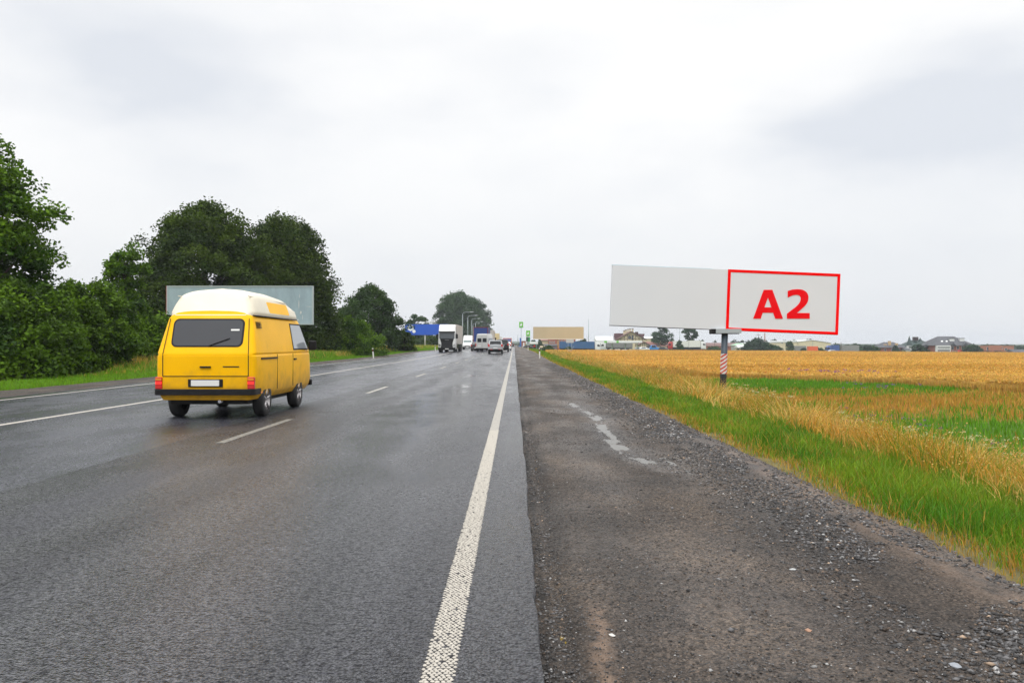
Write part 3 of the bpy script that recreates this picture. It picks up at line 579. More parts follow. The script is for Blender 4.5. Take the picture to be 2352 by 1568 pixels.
def tree(name, label, X, Y, top, rx, prof, ncl, nleaf, leaf, c0, c1, csize, seed, base=None, cz0=.8, tr=.22, cat='tree', group=None, ry=None, spiky=.1, limbs=14, flat=.6, trunk=True):
    z = gz(X, Y) if base is None else base; H = top-z; e = empty(name, (X, Y, z), 0, label, cat, group)
    cr, C = crown_mesh('crown' if cat == 'tree' else 'foliage', e, cz0, H-csize*.35, rx-csize*.12, (ry or rx)-csize*.1, prof, ncl, nleaf, leaf, c0, c1, csize, seed, spiky, flat=flat)
    if trunk:
        m = MB(); hh = cz0+(H-cz0)*.75; r_ = random.Random(seed); pts = [Vector((0, 0, -.1))]
        for i in range(1, 6): pts.append(Vector((r_.uniform(-.12, .12)*i*.4*tr*4, r_.uniform(-.1, .1)*i*.4*tr*4, hh*i/5)))
        for i in range(5): m.tube(pts[i], pts[i+1], tr*(1-i*.17), tr*(1-(i+1)*.17), 8, cap=False)
        for c in C[:limbs]:
            s = pts[0].lerp(pts[-1], min(.8, max(.15, (c[2]-H*.12)/hh*.75))); m.tube(s, Vector(c), tr*.32, tr*.08, 5, cap=False)
        m.build('trunk' if cat == 'tree' else 'stem', m_bark, e, recalc=False)
    return e
DG0, DG1 = (.018, .040, .004), (.060, .100, .006); BG0, BG1 = (.026, .070, .004), (.105, .200, .006); FG0, FG1 = (.030, .068, .022), (.055, .105, .032)
DOME = [(0, .75), (.15, .95), (.4, 1), (.6, .9), (.8, .6), (.93, .3), (1, .08)]
CONE = [(0, .9), (.12, 1), (.4, .98), (.62, .82), (.8, .6), (.92, .34), (1, .06)]
BUSH = [(0, .9), (.3, 1), (.6, .85), (.85, .55), (1, .25)]
def side_tree(pxc, Y, top_py, hw, *a, **k):   # helper: where it stands and how big it is
    return px2x(pxc, Y), Y, py2z(top_py, Y), hw/F*Y
# big tree at the left edge
x, y, t, r = side_tree(-70, 37, 292, 160)
tree('roadside_tree', 'tall bright green leafy tree at the left edge, rising above the hedge', x, y, t, r, [(0, .65), (.2, .72), (.42, .95), (.52, 1), (.62, .85), (.72, .62), (.88, .5), (1, .2)], 300, 190, .095, BG0, BG1, .85, 1, cz0=2.2, tr=.3, spiky=.05, flat=.5)
# hedge bushes in front of it
hb = [(-75, 31, 655, 120), (10, 33, 640, 95), (85, 35, 650, 75), (150, 38, 628, 62), (215, 41, 632, 60), (270, 45, 672, 55), (330, 49, 690, 55), (392, 53, 722, 55), (440, 58, 735, 52)]
hl = ['leftmost dark green bush of the hedge, cut by the picture edge', 'dense dark green bush under the tall tree at the left edge', 'green bush right of the tall tree, with short shoots on top', 'tall hedge bush with a thin twiggy top',
      'hedge bush with the tallest pointed shoots, left of the loose small tree', 'rounded hedge bush below the loose small tree', 'hedge bush between the loose small tree and the yellow van', 'hedge bush behind the left side of the yellow van', 'low hedge bush hidden behind the yellow van']
for i, (px, Y, ty, hw) in enumerate(hb):
    x, y, t, r = side_tree(px, Y, ty, hw*1.15); 
    tree('hedge_bush', hl[i], x-r*.3+(.75 if Y < 42 else .1), y, t, r, [(0, .95), (.2, 1), (.5, .9), (.75, .65), (.9, .32), (1, .12)], 150, 150, .085, DG0 if i % 2 else (.02, .05, .007), BG1, .55, 20+i, cz0=.1, tr=.09, cat='bush', group='bushes of the roadside hedge', spiky=.16, limbs=10)
x, y, t, r = side_tree(288, 58, 556, 38)
tree('small_tree', 'small loose light green tree with gaps between hedge and dark tree', x, y, t, r, [(0, .4), (.3, .7), (.6, 1), (.85, .8), (1, .3)], 60, 110, .11, BG0, BG1, .6, 31, cz0=3.2, tr=.13, spiky=.05)
x, y, t, r = side_tree(466, 80, 452, 172)
tree('lime_tree', 'huge dark green domed tree behind the pale billboard, left one of the pair', x, y, t, r, CONE, 800, 150, .135, DG0, DG1, 1.1, 41, cz0=.6, tr=.4, spiky=.14)
x, y, t, r = side_tree(650, 86, 490, 130)
tree('lime_tree', 'huge dark green tree right behind the pale billboard, right one of the pair', x, y, t, r, [(0, .95), (.15, 1), (.35, .95), (.6, .8), (.8, .62), (.92, .38), (1, .08)], 740, 150, .135, DG0, (.065, .105, .009), 1.1, 43, cz0=.6, tr=.4, spiky=.14)
x, y, t, r = side_tree(785, 92, 722, 82)
tree('roadside_bush', 'mid green bush behind the grass, right of the yellow van', x, y, t, r, BUSH, 170, 120, .12, BG0, BG1, .7, 51, cz0=.1, tr=.12, cat='bush', spiky=.12)
x, y, t, r = side_tree(720, 88, 775, 50)
tree('roadside_bush', 'low dark bush just right of the yellow van front', x, y, t, r, BUSH, 80, 110, .11, DG0, BG0, .6, 52, cz0=.1, tr=.1, cat='bush', spiky=.12)
x, y, t, r = side_tree(850, 118, 652, 82)
tree('roadside_tree', 'round dark green tree between the mid green bush and the blue billboard', x, y, t, r, DOME, 260, 120, .16, (.022, .05, .012), (.048, .092, .018), 1.0, 61, cz0=.5, tr=.3, spiky=.06)
x, y, t, r = side_tree(928, 124, 754, 26)
tree('roadside_bush', 'dark rounded bush in front of the left end of the blue billboard', x, y, t, r, BUSH, 70, 110, .13, DG0, DG1, .6, 62, cz0=.1, tr=.08, cat='bush')
x, y, t, r = side_tree(962, 262, 716, 29)
tree('roadside_tree', 'grey green tree top rising behind the blue billboard', x, y, t, r, DOME, 100, 100, .26, FG0, FG1, .95, 63, cz0=1, tr=.25)
for i, (px, Y, ty, hw, lb) in enumerate([(975, 256, 772, 22, 'dark bush under the middle of the blue billboard'), (1000, 245, 770, 20, 'green bush beneath the blue billboard beside the white truck'), (950, 262, 768, 18, 'bush under the left half of the blue billboard')]):
    x, y, t, r = side_tree(px, Y, ty, hw); tree('roadside_bush', lb, x, y, t, r, BUSH, 60, 90, .22, BG0, DG1, .8, 70+i, cz0=.1, tr=.08, cat='bush')
x, y, t, r = side_tree(1050, 385, 668, 52)
tree('avenue_tree', 'large rounded far tree behind the white truck', x, y, t, r, [(0, .75), (.2, .95), (.45, 1), (.7, .88), (.88, .65), (.97, .4), (1, .2)], 330, 120, .40, FG0, FG1, 2.5, 81, cz0=1.2, tr=.5, spiky=.06)
x, y, t, r = side_tree(1089, 470, 682, 36)
tree('avenue_tree', 'large far tree behind the street lamps, right of the biggest crown', x, y, t, r, [(0, .85), (.3, 1), (.6, .95), (.8, .65), (1, .2)], 260, 100, .45, FG0, FG1, 2.6, 82, cz0=1, tr=.4)
# ------------------------------------------------------------------ vehicle kit
def fillet(pts, rads, n=4):
    out = []
    for i, p in enumerate(pts):
        p = Vector(p).to_2d() if not isinstance(p, Vector) else p; r = rads[i]
        if r <= 0 or i in (0, len(pts)-1): out.append((p.x, p.y)); continue
        a = (Vector(pts[i-1])-p); b = (Vector(pts[i+1])-p); r = min(r, a.length*.49, b.length*.49)
        a = p+a.normalized()*r; b = p+b.normalized()*r
        for k in range(n+1):
            t = k/n; q = a*(1-t)**2+p*2*t*(1-t)+b*t*t; out.append((q.x, q.y))
    return out
def loft(stations, m, name, parent, mats=None, smooth_angle=32, bevel=0):
    """stations: list of (y or f(z)->y, half profile [(x,z)...] bottom to top); capped at both ends with strips"""
    n = len(stations[0][1]); vs = []; fs = []
    for (yf, prof) in stations:
        for (x, z) in prof: vs.append((x, yf(z) if callable(yf) else yf, z))
        for (x, z) in reversed(prof): vs.append((-x, yf(z) if callable(yf) else yf, z))
    q = 2*n
    for s in range(len(stations)-1):
        for i in range(q): j = (i+1) % q; fs.append((s*q+i, s*q+j, (s+1)*q+j, (s+1)*q+i))
    for s in (0, len(stations)-1):
        for i in range(n-1): fs.append((s*q+i, s*q+i+1, s*q+q-2-i, s*q+q-1-i))
    me = bpy.data.meshes.new(name); me.from_pydata(vs, [], fs); bm = bmesh.new(); bm.from_mesh(me); bmesh.ops.remove_doubles(bm, verts=bm.verts, dist=1e-4); bmesh.ops.recalc_face_normals(bm, faces=bm.faces)
    for f in bm.faces: f.smooth = True
    bm.to_mesh(me); bm.free(); me.set_sharp_from_angle(angle=R(smooth_angle))
    for mm in (mats or [m]): me.materials.append(mm)
    o = bpy.data.objects.new(name, me); col.objects.link(o)
    if parent: o.parent = parent
    return o
def boolean(o, cutter, op='DIFFERENCE'):
    md = o.modifiers.new('b', 'BOOLEAN'); md.object = cutter; md.operation = op; md.solver = 'EXACT'
    dg = bpy.context.evaluated_depsgraph_get(); me = bpy.data.meshes.new_from_object(o.evaluated_get(dg)); o.modifiers.clear(); old = o.data; o.data = me; me.name = old.name
    bpy.data.objects.remove(cutter)
def rrect(x0, z0, x1, z1, r, n=4):
    out = []
    for cx, cz, a0 in ((x1-r, z1-r, 0), (x0+r, z1-r, 90), (x0+r, z0+r, 180), (x1-r, z0+r, 270)):
        for k in range(n+1): a = R(a0+90*k/n); out.append((cx+r*math.cos(a), cz+r*math.sin(a)))
    return out
def plate(name, poly2, frame, thick, m, parent, smooth=False):
    """poly2 in (u,v); frame=(origin,u,v,n): a thin slab following that plane"""
    O, U, V_, Nn = [Vector(q) for q in frame]; Nn = Nn.normalized(); k = len(poly2)
    vs = [O+U*u+V_*v for u, v in poly2]+[O+U*u+V_*v+Nn*thick for u, v in poly2]
    mb = MB().add(vs, [tuple(range(k)), tuple(range(2*k-1, k-1, -1))]+[(i, i+k, (i+1) % k+k, (i+1) % k) for i in range(k)])
    return mb.build(name, m, parent)
m_yel = mat('yellow_paint', (.93, .49, .0005), .40, coat=.03, spec=.12, var=.05, vscale=1.5)
_n, _l = m_yel.node_tree.nodes, m_yel.node_tree.links; _b = _n['Principled BSDF']; _o = _b.inputs['Base Color'].links[0].from_socket
_t = _n.new('ShaderNodeTexCoord'); _z = _n.new('ShaderNodeSeparateXYZ'); _l.new(_t.outputs['Object'], _z.inputs[0]); _x = _n.new('ShaderNodeTexNoise'); _x.inputs['Scale'].default_value = 5; _x.inputs['Detail'].default_value = 8; _l.new(_t.outputs['Object'], _x.inputs[0])
_r = _n.new('ShaderNodeMapRange'); _l.new(_z.outputs[2], _r.inputs[0]); _r.inputs[1].default_value = 1.0; _r.inputs[2].default_value = .35; _r.inputs[3].default_value = -.12; _r.inputs[4].default_value = .55
_a = _n.new('ShaderNodeMath'); _a.operation = 'MULTIPLY_ADD'; _l.new(_x.outputs[0], _a.inputs[0]); _a.inputs[1].default_value = .9; _a.inputs[2].default_value = -.42; _c = _n.new('ShaderNodeMath'); _c.operation = 'ADD'; _c.use_clamp = True; _l.new(_a.outputs[0], _c.inputs[0]); _l.new(_r.outputs[0], _c.inputs[1])
_m = _n.new('ShaderNodeMix'); _m.data_type = 'RGBA'; _l.new(_c.outputs[0], _m.inputs[0]); _l.new(_o, _m.inputs[6]); _m.inputs[7].default_value = (.30, .17, .035, 1); _l.new(_m.outputs[2], _b.inputs['Base Color'])
m_cream = mat('cream_fibreglass', (.72, .66, .52), .38, var=.06, vscale=2)
m_vglass = mat('dark_glass', (.04, .043, .05), .08, spec=.5)
m_blk = mat('black_plastic', (.012, .012, .013), .55, spec=.2, var=.3, vscale=8)
m_tyre = mat('tyre_rubber', (.02, .02, .021), .75, bump=.3, bscale=60)
m_rim = mat('alloy_rim', (.42, .40, .40), .32, metal=.8)
m_red = mat('red_lens', (.55, .012, .010), .15, coat=.5)
m_lit = mat('lit_red_lens', (.6, .02, .02), .2, emit=(1, .03, .02, .9))
m_amb = mat('amber_lens', (.75, .24, .02), .2)
m_plate = mat('number_plate', (.72, .72, .70), .4)
m_chrome = mat('chrome', (.6, .6, .62), .12, metal=1)
m_under = mat('underbody', (.02, .02, .02), .9)
def wheel(parent, x, y, r, wdt, side, spokes=5, name='wheel', rimm=None):
    w_ = MB(); h = wdt/2
    w_.lathe([(r*.60, -h), (r*.66, -h*1.02), (r*.93, -h), (r, -h*.75), (r, h*.75), (r*.93, h), (r*.66, h*1.02), (r*.60, h)], (x, y, r), 'x', 32); o = w_.build('wheel', m_tyre, parent)
    q = MB(); s = side; q.lathe([(r*.64, s*h*.98), (r*.62, s*h*.8), (r*.55, s*h*.35), (.001, s*h*.3)], (x, y, r), 'x', 28)
    if spokes:
        for i in range(spokes):
            a = 2*math.pi*i/spokes+.3; p0 = Vector((x+s*h*.75, y+math.cos(a)*r*.12, r+math.sin(a)*r*.12)); p1 = Vector((x+s*h*.85, y+math.cos(a)*r*.6, r+math.sin(a)*r*.6)); q.tube(p0, p1, r*.09, r*.07, 6)
    q.lathe([(r*.17, s*h*.4), (r*.16, s*h*.85), (.001, s*h*.92)], (x, y, r), 'x', 16); q.build('rim', rimm or m_rim, o)
    return o

# ------------------------------------------------------------------ yellow camper van
def yellow_van():
    e = empty('camper_van', (-5.69, 15.72, float(road_z(16))), 0, 'yellow camper van with cream high roof driving away in the left lane', 'van')
    def prof(w, zb=.36, zt=1.99, wt=None):
        wt = wt if wt is not None else w-.15
        P = [(w-.10, zb), (w-.03, zb+.10), (w-.005, .62), (w, .95), (w-.002, 1.165), (w-.018, 1.185), (w-.018, 1.205), (w-.006, 1.225), (wt+.02, zt-.10), (wt-.06, zt-.015), (wt-.28, zt+.02), (.001, zt+.03)]
        return fillet(P, [0, .05, .0, .0, .008, .01, .01, .01, .05, .05, .1, 0])
    def rear(z): return .02 if z < .5 else (.0 if z < 1.2 else (z-1.2)*.36)
    def front(z): return .12*(max(0, .6-z)/.3 if z < .6 else 0)+(.10*(z-.6)/.58 if .6 <= z < 1.2 else (.10+(z-1.2)*.80 if z >= 1.2 else 0))
    L_ = 4.57; st = []
    for y, dw, k in ((0, .07, 1), (.018, .035, 1), (.05, .012, .97), (.12, 0, .92), (.6, 0, .55), (1.2, 0, 0), (1.9, 0, 0), (2.7, 0, 0)):
        st.append(((lambda z, y=y, k=k: y+rear(z)*k), prof(.922-dw)))
    for y, dw, k in ((3.35, 0, .25), (4.2, .02, .85), (4.42, .045, .95), (4.52, .09, 1), (4.57, .17, 1)):
        st.append(((lambda z, y=y, k=k: y-front(z)*k), prof(.922-dw)))
    b = loft(st, m_yel, 'body', e, smooth_angle=40)
    for y in (.82, 3.28):
        c = MB().tube((-1.2, y, .34), (1.2, y, .34), .40, .40, 36).build('c', m_under)
        boolean(b, c)
    MB().box(-.72, .20, .27, .72, 4.3, .52).build('chassis', m_under, e)
    for y in (.82, 3.28):
        for s in (-1, 1): wheel(e, s*.80, y, .325, .20, s)
    for y in (.82, 3.28):
        MB().box(-.6, y-.4, .50, .6, y+.4, .80).build('wheel_arch_liner', m_under, e); MB().tube((-.7, y, .33), (.7, y, .33), .04, .04, 8).build('axle', m_under, e)
    # arch lips
    for y in (.82, 3.28):
        for s in (-1, 1):
            m = MB(); pts = [(s*.923, y+.415*math.cos(R(a)), .35+.415*math.sin(R(a))) for a in range(2, 180, 11)]
            for p, q in zip(pts, pts[1:]): m.tube(p, q, .009, .009, 6)
            pass
    # rear window on the raked hatch
    def hf(off): return ((0, 0-off, 1.2), (1, 0, 0), (0, .36, 1), (0, -1, .36))
    plate('window_seal', rrect(-.665, .135, .665, .665, .10), hf(-.004), .010, m_blk, e)
    w_ = plate('rear_window', rrect(-.635, .16, .635, .64, .085), hf(.008), .006, m_vglass, e)
    plate('white_mark', rrect(.42, .44, .58, .47, .01), hf(.016), .003, m_plate, w_)  # small white strip at the upper right of the rear window
    # hatch gap, lower hatch, grille slats, handle, badge plate
    m = MB()
    for s in (-1, 1): m.box(s*.79-.007, -.006, .80, s*.79+.007, .02, 1.19); m.add(*[[(s*.79-.007, -.008, 1.2), (s*.79+.007, -.008, 1.2), (s*.735+.007, .225, 1.87), (s*.735-.007, .225, 1.87)], [(0, 1, 2, 3)]])
    m.box(-.79, -.006, .792, .79, .02, .806); m.build('hatch_gap', m_blk, e, recalc=False)
    MB().box(-.10, -.035, .955, .10, .0, .985).build('hatch_handle', m_blk, e, .006)
    MB().box(.32, -.006, .965, .62, .02, .985).build('model_badge', m_blk, e)
    # rear lamps
    MB().tube((.05, .035, 1.36), (.42, .075, 1.50), .010, .008, 6).build('rear_wiper', m_blk, e)
    for s in (-1, 1):
        l_ = MB().box(s*.85-.075, -.022, .565, s*.85+.055, .05, .785).build('tail_light', m_red, e, .012)
        MB().box(s*.85-.065, -.028, .655, s*.85+.045, -.018, .70).build('brake_light', m_lit, l_)
        MB().box(s*.85-.065, -.028, .725, s*.85+.045, -.018, .765).build('indicator', m_amb, l_)
    MB().box(-.32, -.022, .60, .32, .01, .745).build('number_plate_recess', m_blk, e, .01)
    MB().box(-.26, -.032, .618, .26, -.02, .728).build('number_plate', m_plate, e, .004)
    # bumper: black band round the corners
    B_ = fillet([(-.93, .34), (-.93, -.11), (.93, -.11), (.93, .34)], [0, .12, .12, 0], 5); mm = MB(); k = len(B_)
    inn = [(x*.93, y+.07 if y < .1 else y) for x, y in B_]; vs = []
    for z0 in (.455, .565): vs += [(x, y, z0) for x, y in B_]+[(x, y, z0) for x, y in inn]
    f = []
    for i in range(k-1): f += [(i, i+1, 2*k+i+1, 2*k+i), (k+i+1, k+i, 3*k+i, 3*k+i+1), (2*k+i, 2*k+i+1, 3*k+i+1, 3*k+i), (i+1, i, k+i, k+i+1)]
    f += [(0, 2*k, 3*k, k), (k-1, 2*k-1, 4*k-1, 3*k-1)]; mm.add(vs, f); mm.build('rear_bumper', m_blk, e, .008)
    MB().box(-.88, 4.49, .42, .88, 4.62, .56).build('front_bumper', m_blk, e, .03)
    MB().tube((.25, .02, .33), (.25, .5, .33), .03, .03, 10).build('exhaust_pipe', m_chrome, e)
    for s in (-1, 1):
        MB().box(s*.5-.13, -.0, .30, s*.5+.13, .02, .42).build('mud_flap', m_blk, e) if False else None
    # sides: plane from (.916,1.225) to (.79,1.89)
    for s in (-1, 1):
        o0 = (s*.918, 0, 1.225); vv = Vector((s*-.126/.665, 0, 1)); fr = (o0, (0, 1, 0), vv, (s, 0, .19))
        # cab door window, follows the raked windscreen pillar
        q = [(2.78, .07), (3.98, .07), (3.62, .58), (2.82, .58)]
        plate('door_window_seal', [(2.74, .04), (4.05, .04), (3.66, .61), (2.78, .61)], fr, .006, m_blk, e)
        plate('door_window', q, (Vector(o0)+Vector((s*.006, 0, 0)), *fr[1:]), .004, mat('pale_glass', (.30, .33, .36), .08, spec=.8), e)
        if s < 0:
            plate('side_window', rrect(.5, .08, 1.6, .56, .08), fr, .008, m_vglass, e)
        v = MB()
        for i in range(5): z = 1.70+i*.025; v.box(s*(.835-(z-1.7)*.19)-.012, .36, z, s*(.835-(z-1.7)*.19)+.014, .66, z+.010)
        v.build('air_vent', m_blk, e)
        for y in (2.66, 1.45): MB().box(s*.921-.004, y, .50, s*.921+.004, y+.012, 1.19).build('door_gap', m_blk, e)
        MB().box(s*.925-.012, .35, 1.105, s*.925+.012, 1.45, 1.135).build('sliding_door_rail', m_blk, e) if s > 0 else None
        MB().box(s*.925-.012, 2.72, 1.05, s*.925+.022, 2.90, 1.085).build('door_handle', m_blk, e, .008)
        MB().box(s*.922-.01, .30, .47, s*.922+.012, .42, .50).build('side_marker', m_amb, e)
        mr = MB().box(s*.96-.02, 3.95, 1.25, s*1.12, 4.02, 1.47).build('wing_mirror', m_blk, e, .03)
    # windscreen and front face
    ff = ((0, 4.57-.10+.002, 1.2), (1, 0, 0), (0, -.80, 1), (0, 1, .8)); plate('windscreen', rrect(-.74, .06, .74, .66, .08), ff, .006, m_vglass, e)
    for s in (-1, 1): MB().tube((s*.62, 4.5, .86), (s*.62, 4.585, .86), .10, .10, 20).build('headlight', m_chrome, e)
    MB().box(-.5, 4.50, .76, .5, 4.575, .96).build('grille', m_blk, e, .01)
    # high roof
    def hp(w, zt): return fillet([(w, 1.93), (w+.015, 1.99), (w-.04, 2.15), (w-.12, zt-.09), (w-.34, zt-.005), (.001, zt+.03)], [0, .03, .12, .22, .3, 0], 7)
    hs = []
    for y, w_2, zt, ln in ((.26, .66, 2.26, .55), (.28, .71, 2.33, .5), (.33, .755, 2.38, .42), (.45, .785, 2.41, .30), (.9, .79, 2.44, 0), (2.0, .79, 2.44, 0), (2.9, .785, 2.40, 0), (3.35, .77, 2.30, 0), (3.62, .74, 2.16, 0), (3.78, .68, 2.03, 0)):
        hs.append(((lambda z, y=y, ln=ln: y+ln*(z-1.93)*(1 if ln else 0)), hp(w_2, zt)))
    h = loft(hs, m_cream, 'high_roof', e, smooth_angle=50)
    MB().box(-.80, .30, 1.915, .80, 3.3, 1.935).build('roof_gutter', m_blk, e) if False else None
    for s in (-1, 1):
        g = MB(); g.tube((s*.80, .25, 1.925), (s*.80, 3.45, 1.925), .014, .014, 6); g.build('rain_gutter', m_blk, e)
        fr = ((s*.798, 0, 1.985), (0, 1, 0), (s*-.36, 0, 1), (s, 0, .36))
        p_ = plate('roof_side_panel', rrect(1.35, .02, 2.85, .245, .05), fr, .010, m_yel, e)
        g = MB(); g.tube((s*.66, .4, 2.30), (s*.70, 2.9, 2.27), .010, .010, 6); g.build('roof_seam', m_cream, e)
    for x in (-.0,): 
        MB().box(-.70, .50, 2.18, .70, .52, 2.19)
    return e
yellow_van()
# ------------------------------------------------------------------ traffic
def paint(nm, c): return mat('paint_'+nm, c, .3, coat=.25, var=.04, vscale=2)
m_sil, m_wht, m_blkp = paint('silver', (.36, .38, .40)), paint('white', (.70, .71, .70)), paint('black', (.012, .013, .015))
m_glass = mat('car_glass', (.02, .022, .025), .12, spec=.35)
def hull(e, name, S, m):
    """S: (y, zb, zbelt, ztop, wb, wbelt, wtop)"""
    st = []
    for (y, zb, zl, zt, wb, wl, wt) in S:
        st.append((y, fillet([(wb*.88, zb), (wb, zb+.08), (wl, zl), (wt, zt-.05), (wt-.08, zt), (.001, zt+.02)], [0, .04, .04, .04, .06, 0], 2)))
    return loft(st, m, name, e, smooth_angle=35)
def car(name, label, cat, X, Y, body, hatch, W=1.78, H=1.45, L_=4.3, belt=.9, yaw=0, lampz=(.75, .95), suv=False, group=None, lampin=.12, plain=False):
    e = empty(name, (X, Y, float(road_z(Y))if X < .2 else gz(X, Y)), yaw, label, cat, group); w = W/2; zb = .38 if suv else .28; wr = .37 if suv else .31; rk = .18 if suv else .45
    zt = H
    S = [(0, zb+.05, belt, belt+.12, w-.08, w-.07, w-.13), (.05, zb, belt, belt+.16, w-.02, w-.02, w-.1), (.12+rk*.5, zb, belt, (belt+zt)/2+.1, w, w, w-.14), (.12+rk, zb, belt, zt-.04, w, w, w-.17),
         (rk+.5, zb, belt, zt, w, w, w-.18), (L_*.52, zb, belt, zt, w, w, w-.18), (L_*.60, zb, belt, zt-.05, w, w, w-.19), (L_*.74, zb, belt, belt+.10, w, w, w-.12), (L_*.93, zb, belt-.08, belt-.02, w-.02, w-.03, w-.2), (L_, zb+.08, belt-.2, belt-.14, w-.15, w-.15, w-.28)]
    b = hull(e, 'body', S, body)
    t0 = belt+.05; y0 = .12+rk*.25
    k = (zt-.10-t0)
    plate('rear_window', [(-(w-.2), 0), (w-.2, 0), (w-.28, k), (-(w-.28), k)], ((0, .055 if suv else .06, t0), (1, 0, 0), (0, (rk+.02)/max(k, .1), 1), (0, -1, .3)), .05 if not suv else .04, m_glass, e)
    for s in (-1, 1):
        plate('side_window', [(rk+.30, .03), (L_*.66, .03), (L_*.56, k), (rk+.55, k)], ((s*(w-.005), 0, belt+.03), (0, 1, 0), (-s*.17/(zt-belt), 0, 1), (s, 0, .3)), .012, m_glass, e)
        MB().box(s*(w-lampin)-.10, -.03, lampz[0], s*(w-lampin)+.10, .12, lampz[1]).build('tail_light', m_red, e, .02)
        for y in (L_*.19, L_*.80): wheel(e, s*(w-.12), y, wr, .22, s, 0 if plain else 5)
    MB().box(-w+.05, -.07, zb, w-.05, .18, zb+.22).build('rear_bumper', m_blk if suv else body, e, .03)
    MB().box(-.26, -.085, .70 if suv else .45, .26, -.0, .81 if suv else .56).build('number_plate', m_plate, e)
    MB().box(-w+.2, .3, zb-.12, w-.2, L_-.3, zb+.1).build('underbody', m_under, e)
    for s in (-1, 1): MB().box(s*(w+.0), L_*.64, belt+.02, s*(w+.17), L_*.66, belt+.17).build('wing_mirror', body, e, .02)
    return e
e = car('suv_car', 'silver off road car with red tail lights, nearest of the cars driving away', 'car', -2.36, 107, m_sil, True, 1.88, 1.72, 4.7, 1.0, 0, (.92, 1.22), True)
for s in (-1, 1): MB().tube((s*.70, .9, 1.76), (s*.70, 3.0, 1.76), .02, .02, 6).build('roof_rail', m_sil, e); MB().box(s*.5-.14, -.09, .56, s*.5+.14, -.06, .62).build('reflector', m_red, e)
car('suv_car', 'black off road car just ahead and right of the silver one', 'car', -1.75, 124, m_blkp, True, 1.95, 1.82, 4.8, 1.05, 0, (.95, 1.2), True)
car('small_car', 'small white and dark car with red lamps right of the black off road car', 'car', -1.35, 150, m_wht, True, 1.7, 1.5, 3.9, .9, 0, (.8, 1.1), False)
car('dark_saloon', 'dark saloon car partly hidden left of the grey minibus', 'car', -6.25, 140, paint('graphite', (.05, .045, .045)), True, 1.76, 1.48, 4.4, .92, 0, (.78, .98), False)
car('distant_car', 'tiny dark car farthest ahead in the right lane', 'car', -.95, 300, m_blkp, True, 1.8, 1.6, 4.3, .95, 0, (.8, 1), False, plain=True)
# light grey high roof minibus, turned a little
def minibus(name, label, X, Y, yaw, body, W=1.93, H=2.65, L_=5.6, front=False):
    e = empty(name, (X, Y, float(road_z(Y))), yaw, label, 'van'); w = W/2
    S = [(0, .42, 1.1, H-.12, w-.06, w-.05, w-.22), (.06, .38, 1.1, H-.03, w-.01, w, w-.18), (.4, .36, 1.1, H, w, w, w-.16), (L_*.62, .36, 1.1, H, w, w, w-.16), (L_*.72, .36, 1.1, H-.18, w, w, w-.17), (L_*.86, .36, 1.1, 1.45, w, w, w-.12), (L_*.97, .38, .95, 1.08, w-.04, w-.05, w-.2), (L_, .45, .8, .95, w-.14, w-.15, w-.3)]
    hull(e, 'body', S, body)
    for s in (-1, 1):
        plate('rear_window', rrect(min(s*.06, s*.66), 0, max(s*.06, s*.66), .58, .07), ((s*.03, -.002, 1.42), (1, 0, 0), (0, .03, 1), (0, -1, 0)), .02, m_glass, e)
        MB().box(s*(w-.06)-.06, -.03, .85, s*(w-.06)+.05, .10, 1.25).build('tail_light', m_red, e, .02)
        for i in range(3): plate('side_window', rrect(.55+i*1.15, .05, 1.55+i*1.15, .62, .06), ((s*(w-.002), 0, 1.40), (0, 1, 0), (-s*.09, 0, 1), (s, 0, .1)), .012, mat('blue_grey_glass', (.10, .13, .16), .08), e)
        for y in (1.0, 4.5): wheel(e, s*(w-.12), y, .33, .22, s, 0)
        MB().box(s*(w), L_*.73, 1.3, s*(w+.22), L_*.76, 1.6).build('wing_mirror', m_blk, e, .02)
        MB().box(s*.62, L_-.1, .75, s*.86, L_+.01, .95).build('headlight', m_chrome, e, .02)
    g = MB().box(-.008, -.012, .55, .008, .02, H-.25); g.build('door_gap', m_blk, e)
    MB().box(-w+.04, -.09, .36, w-.04, .12, .55).build('rear_bumper', m_blk, e, .02)
    MB().box(-.62, -.03, .80, -.12, .0, .92).build('number_plate', m_plate, e)
    plate('windscreen', [(-w+.2, 0), (w-.2, 0), (w-.32, .78), (-w+.32, .78)], ((0, L_*.865, 1.46), (1, 0, 0), (0, -.82, 1), (0, 1, .8)), .03, mat('grey_green_glass', (.14, .19, .19), .08), e)
    MB().box(-.55, L_-.04, .72, .55, L_+.02, .86).build('grille', m_blk, e, .01)
    MB().box(-w+.03, L_-.12, .36, w-.03, L_+.05, .60).build('front_bumper', m_blk, e, .03); MB().box(-.26, L_+.04, .42, .26, L_+.06, .53).build('front_plate', m_plate, e)
    return e
minibus('minibus', 'light grey high roof minibus with two dark rear door windows', -4.75, 126, R(-9), paint('light_grey', (.50, .51, .50)))
minibus('delivery_van', 'white high roof delivery van coming towards the camera behind the white truck', -9.35, 176, R(180), paint('bright_white', (.78, .78, .77)), 2.0, 2.85, 5.8)
m_tarp = mat('cream_tarpaulin', (.46, .43, .39), .7, var=.08, vscale=1.2); m_tarpb = mat('blue_tarpaulin', (.008, .04, .19), .55, var=.12, vscale=1); m_tarpg = mat('grey_tarpaulin', (.22, .22, .21), .65, var=.10, vscale=1)
m_tarpw = mat('white_trailer', (.66, .66, .62), .5, var=.05); m_frame = mat('dark_steel', (.06, .06, .065), .6)
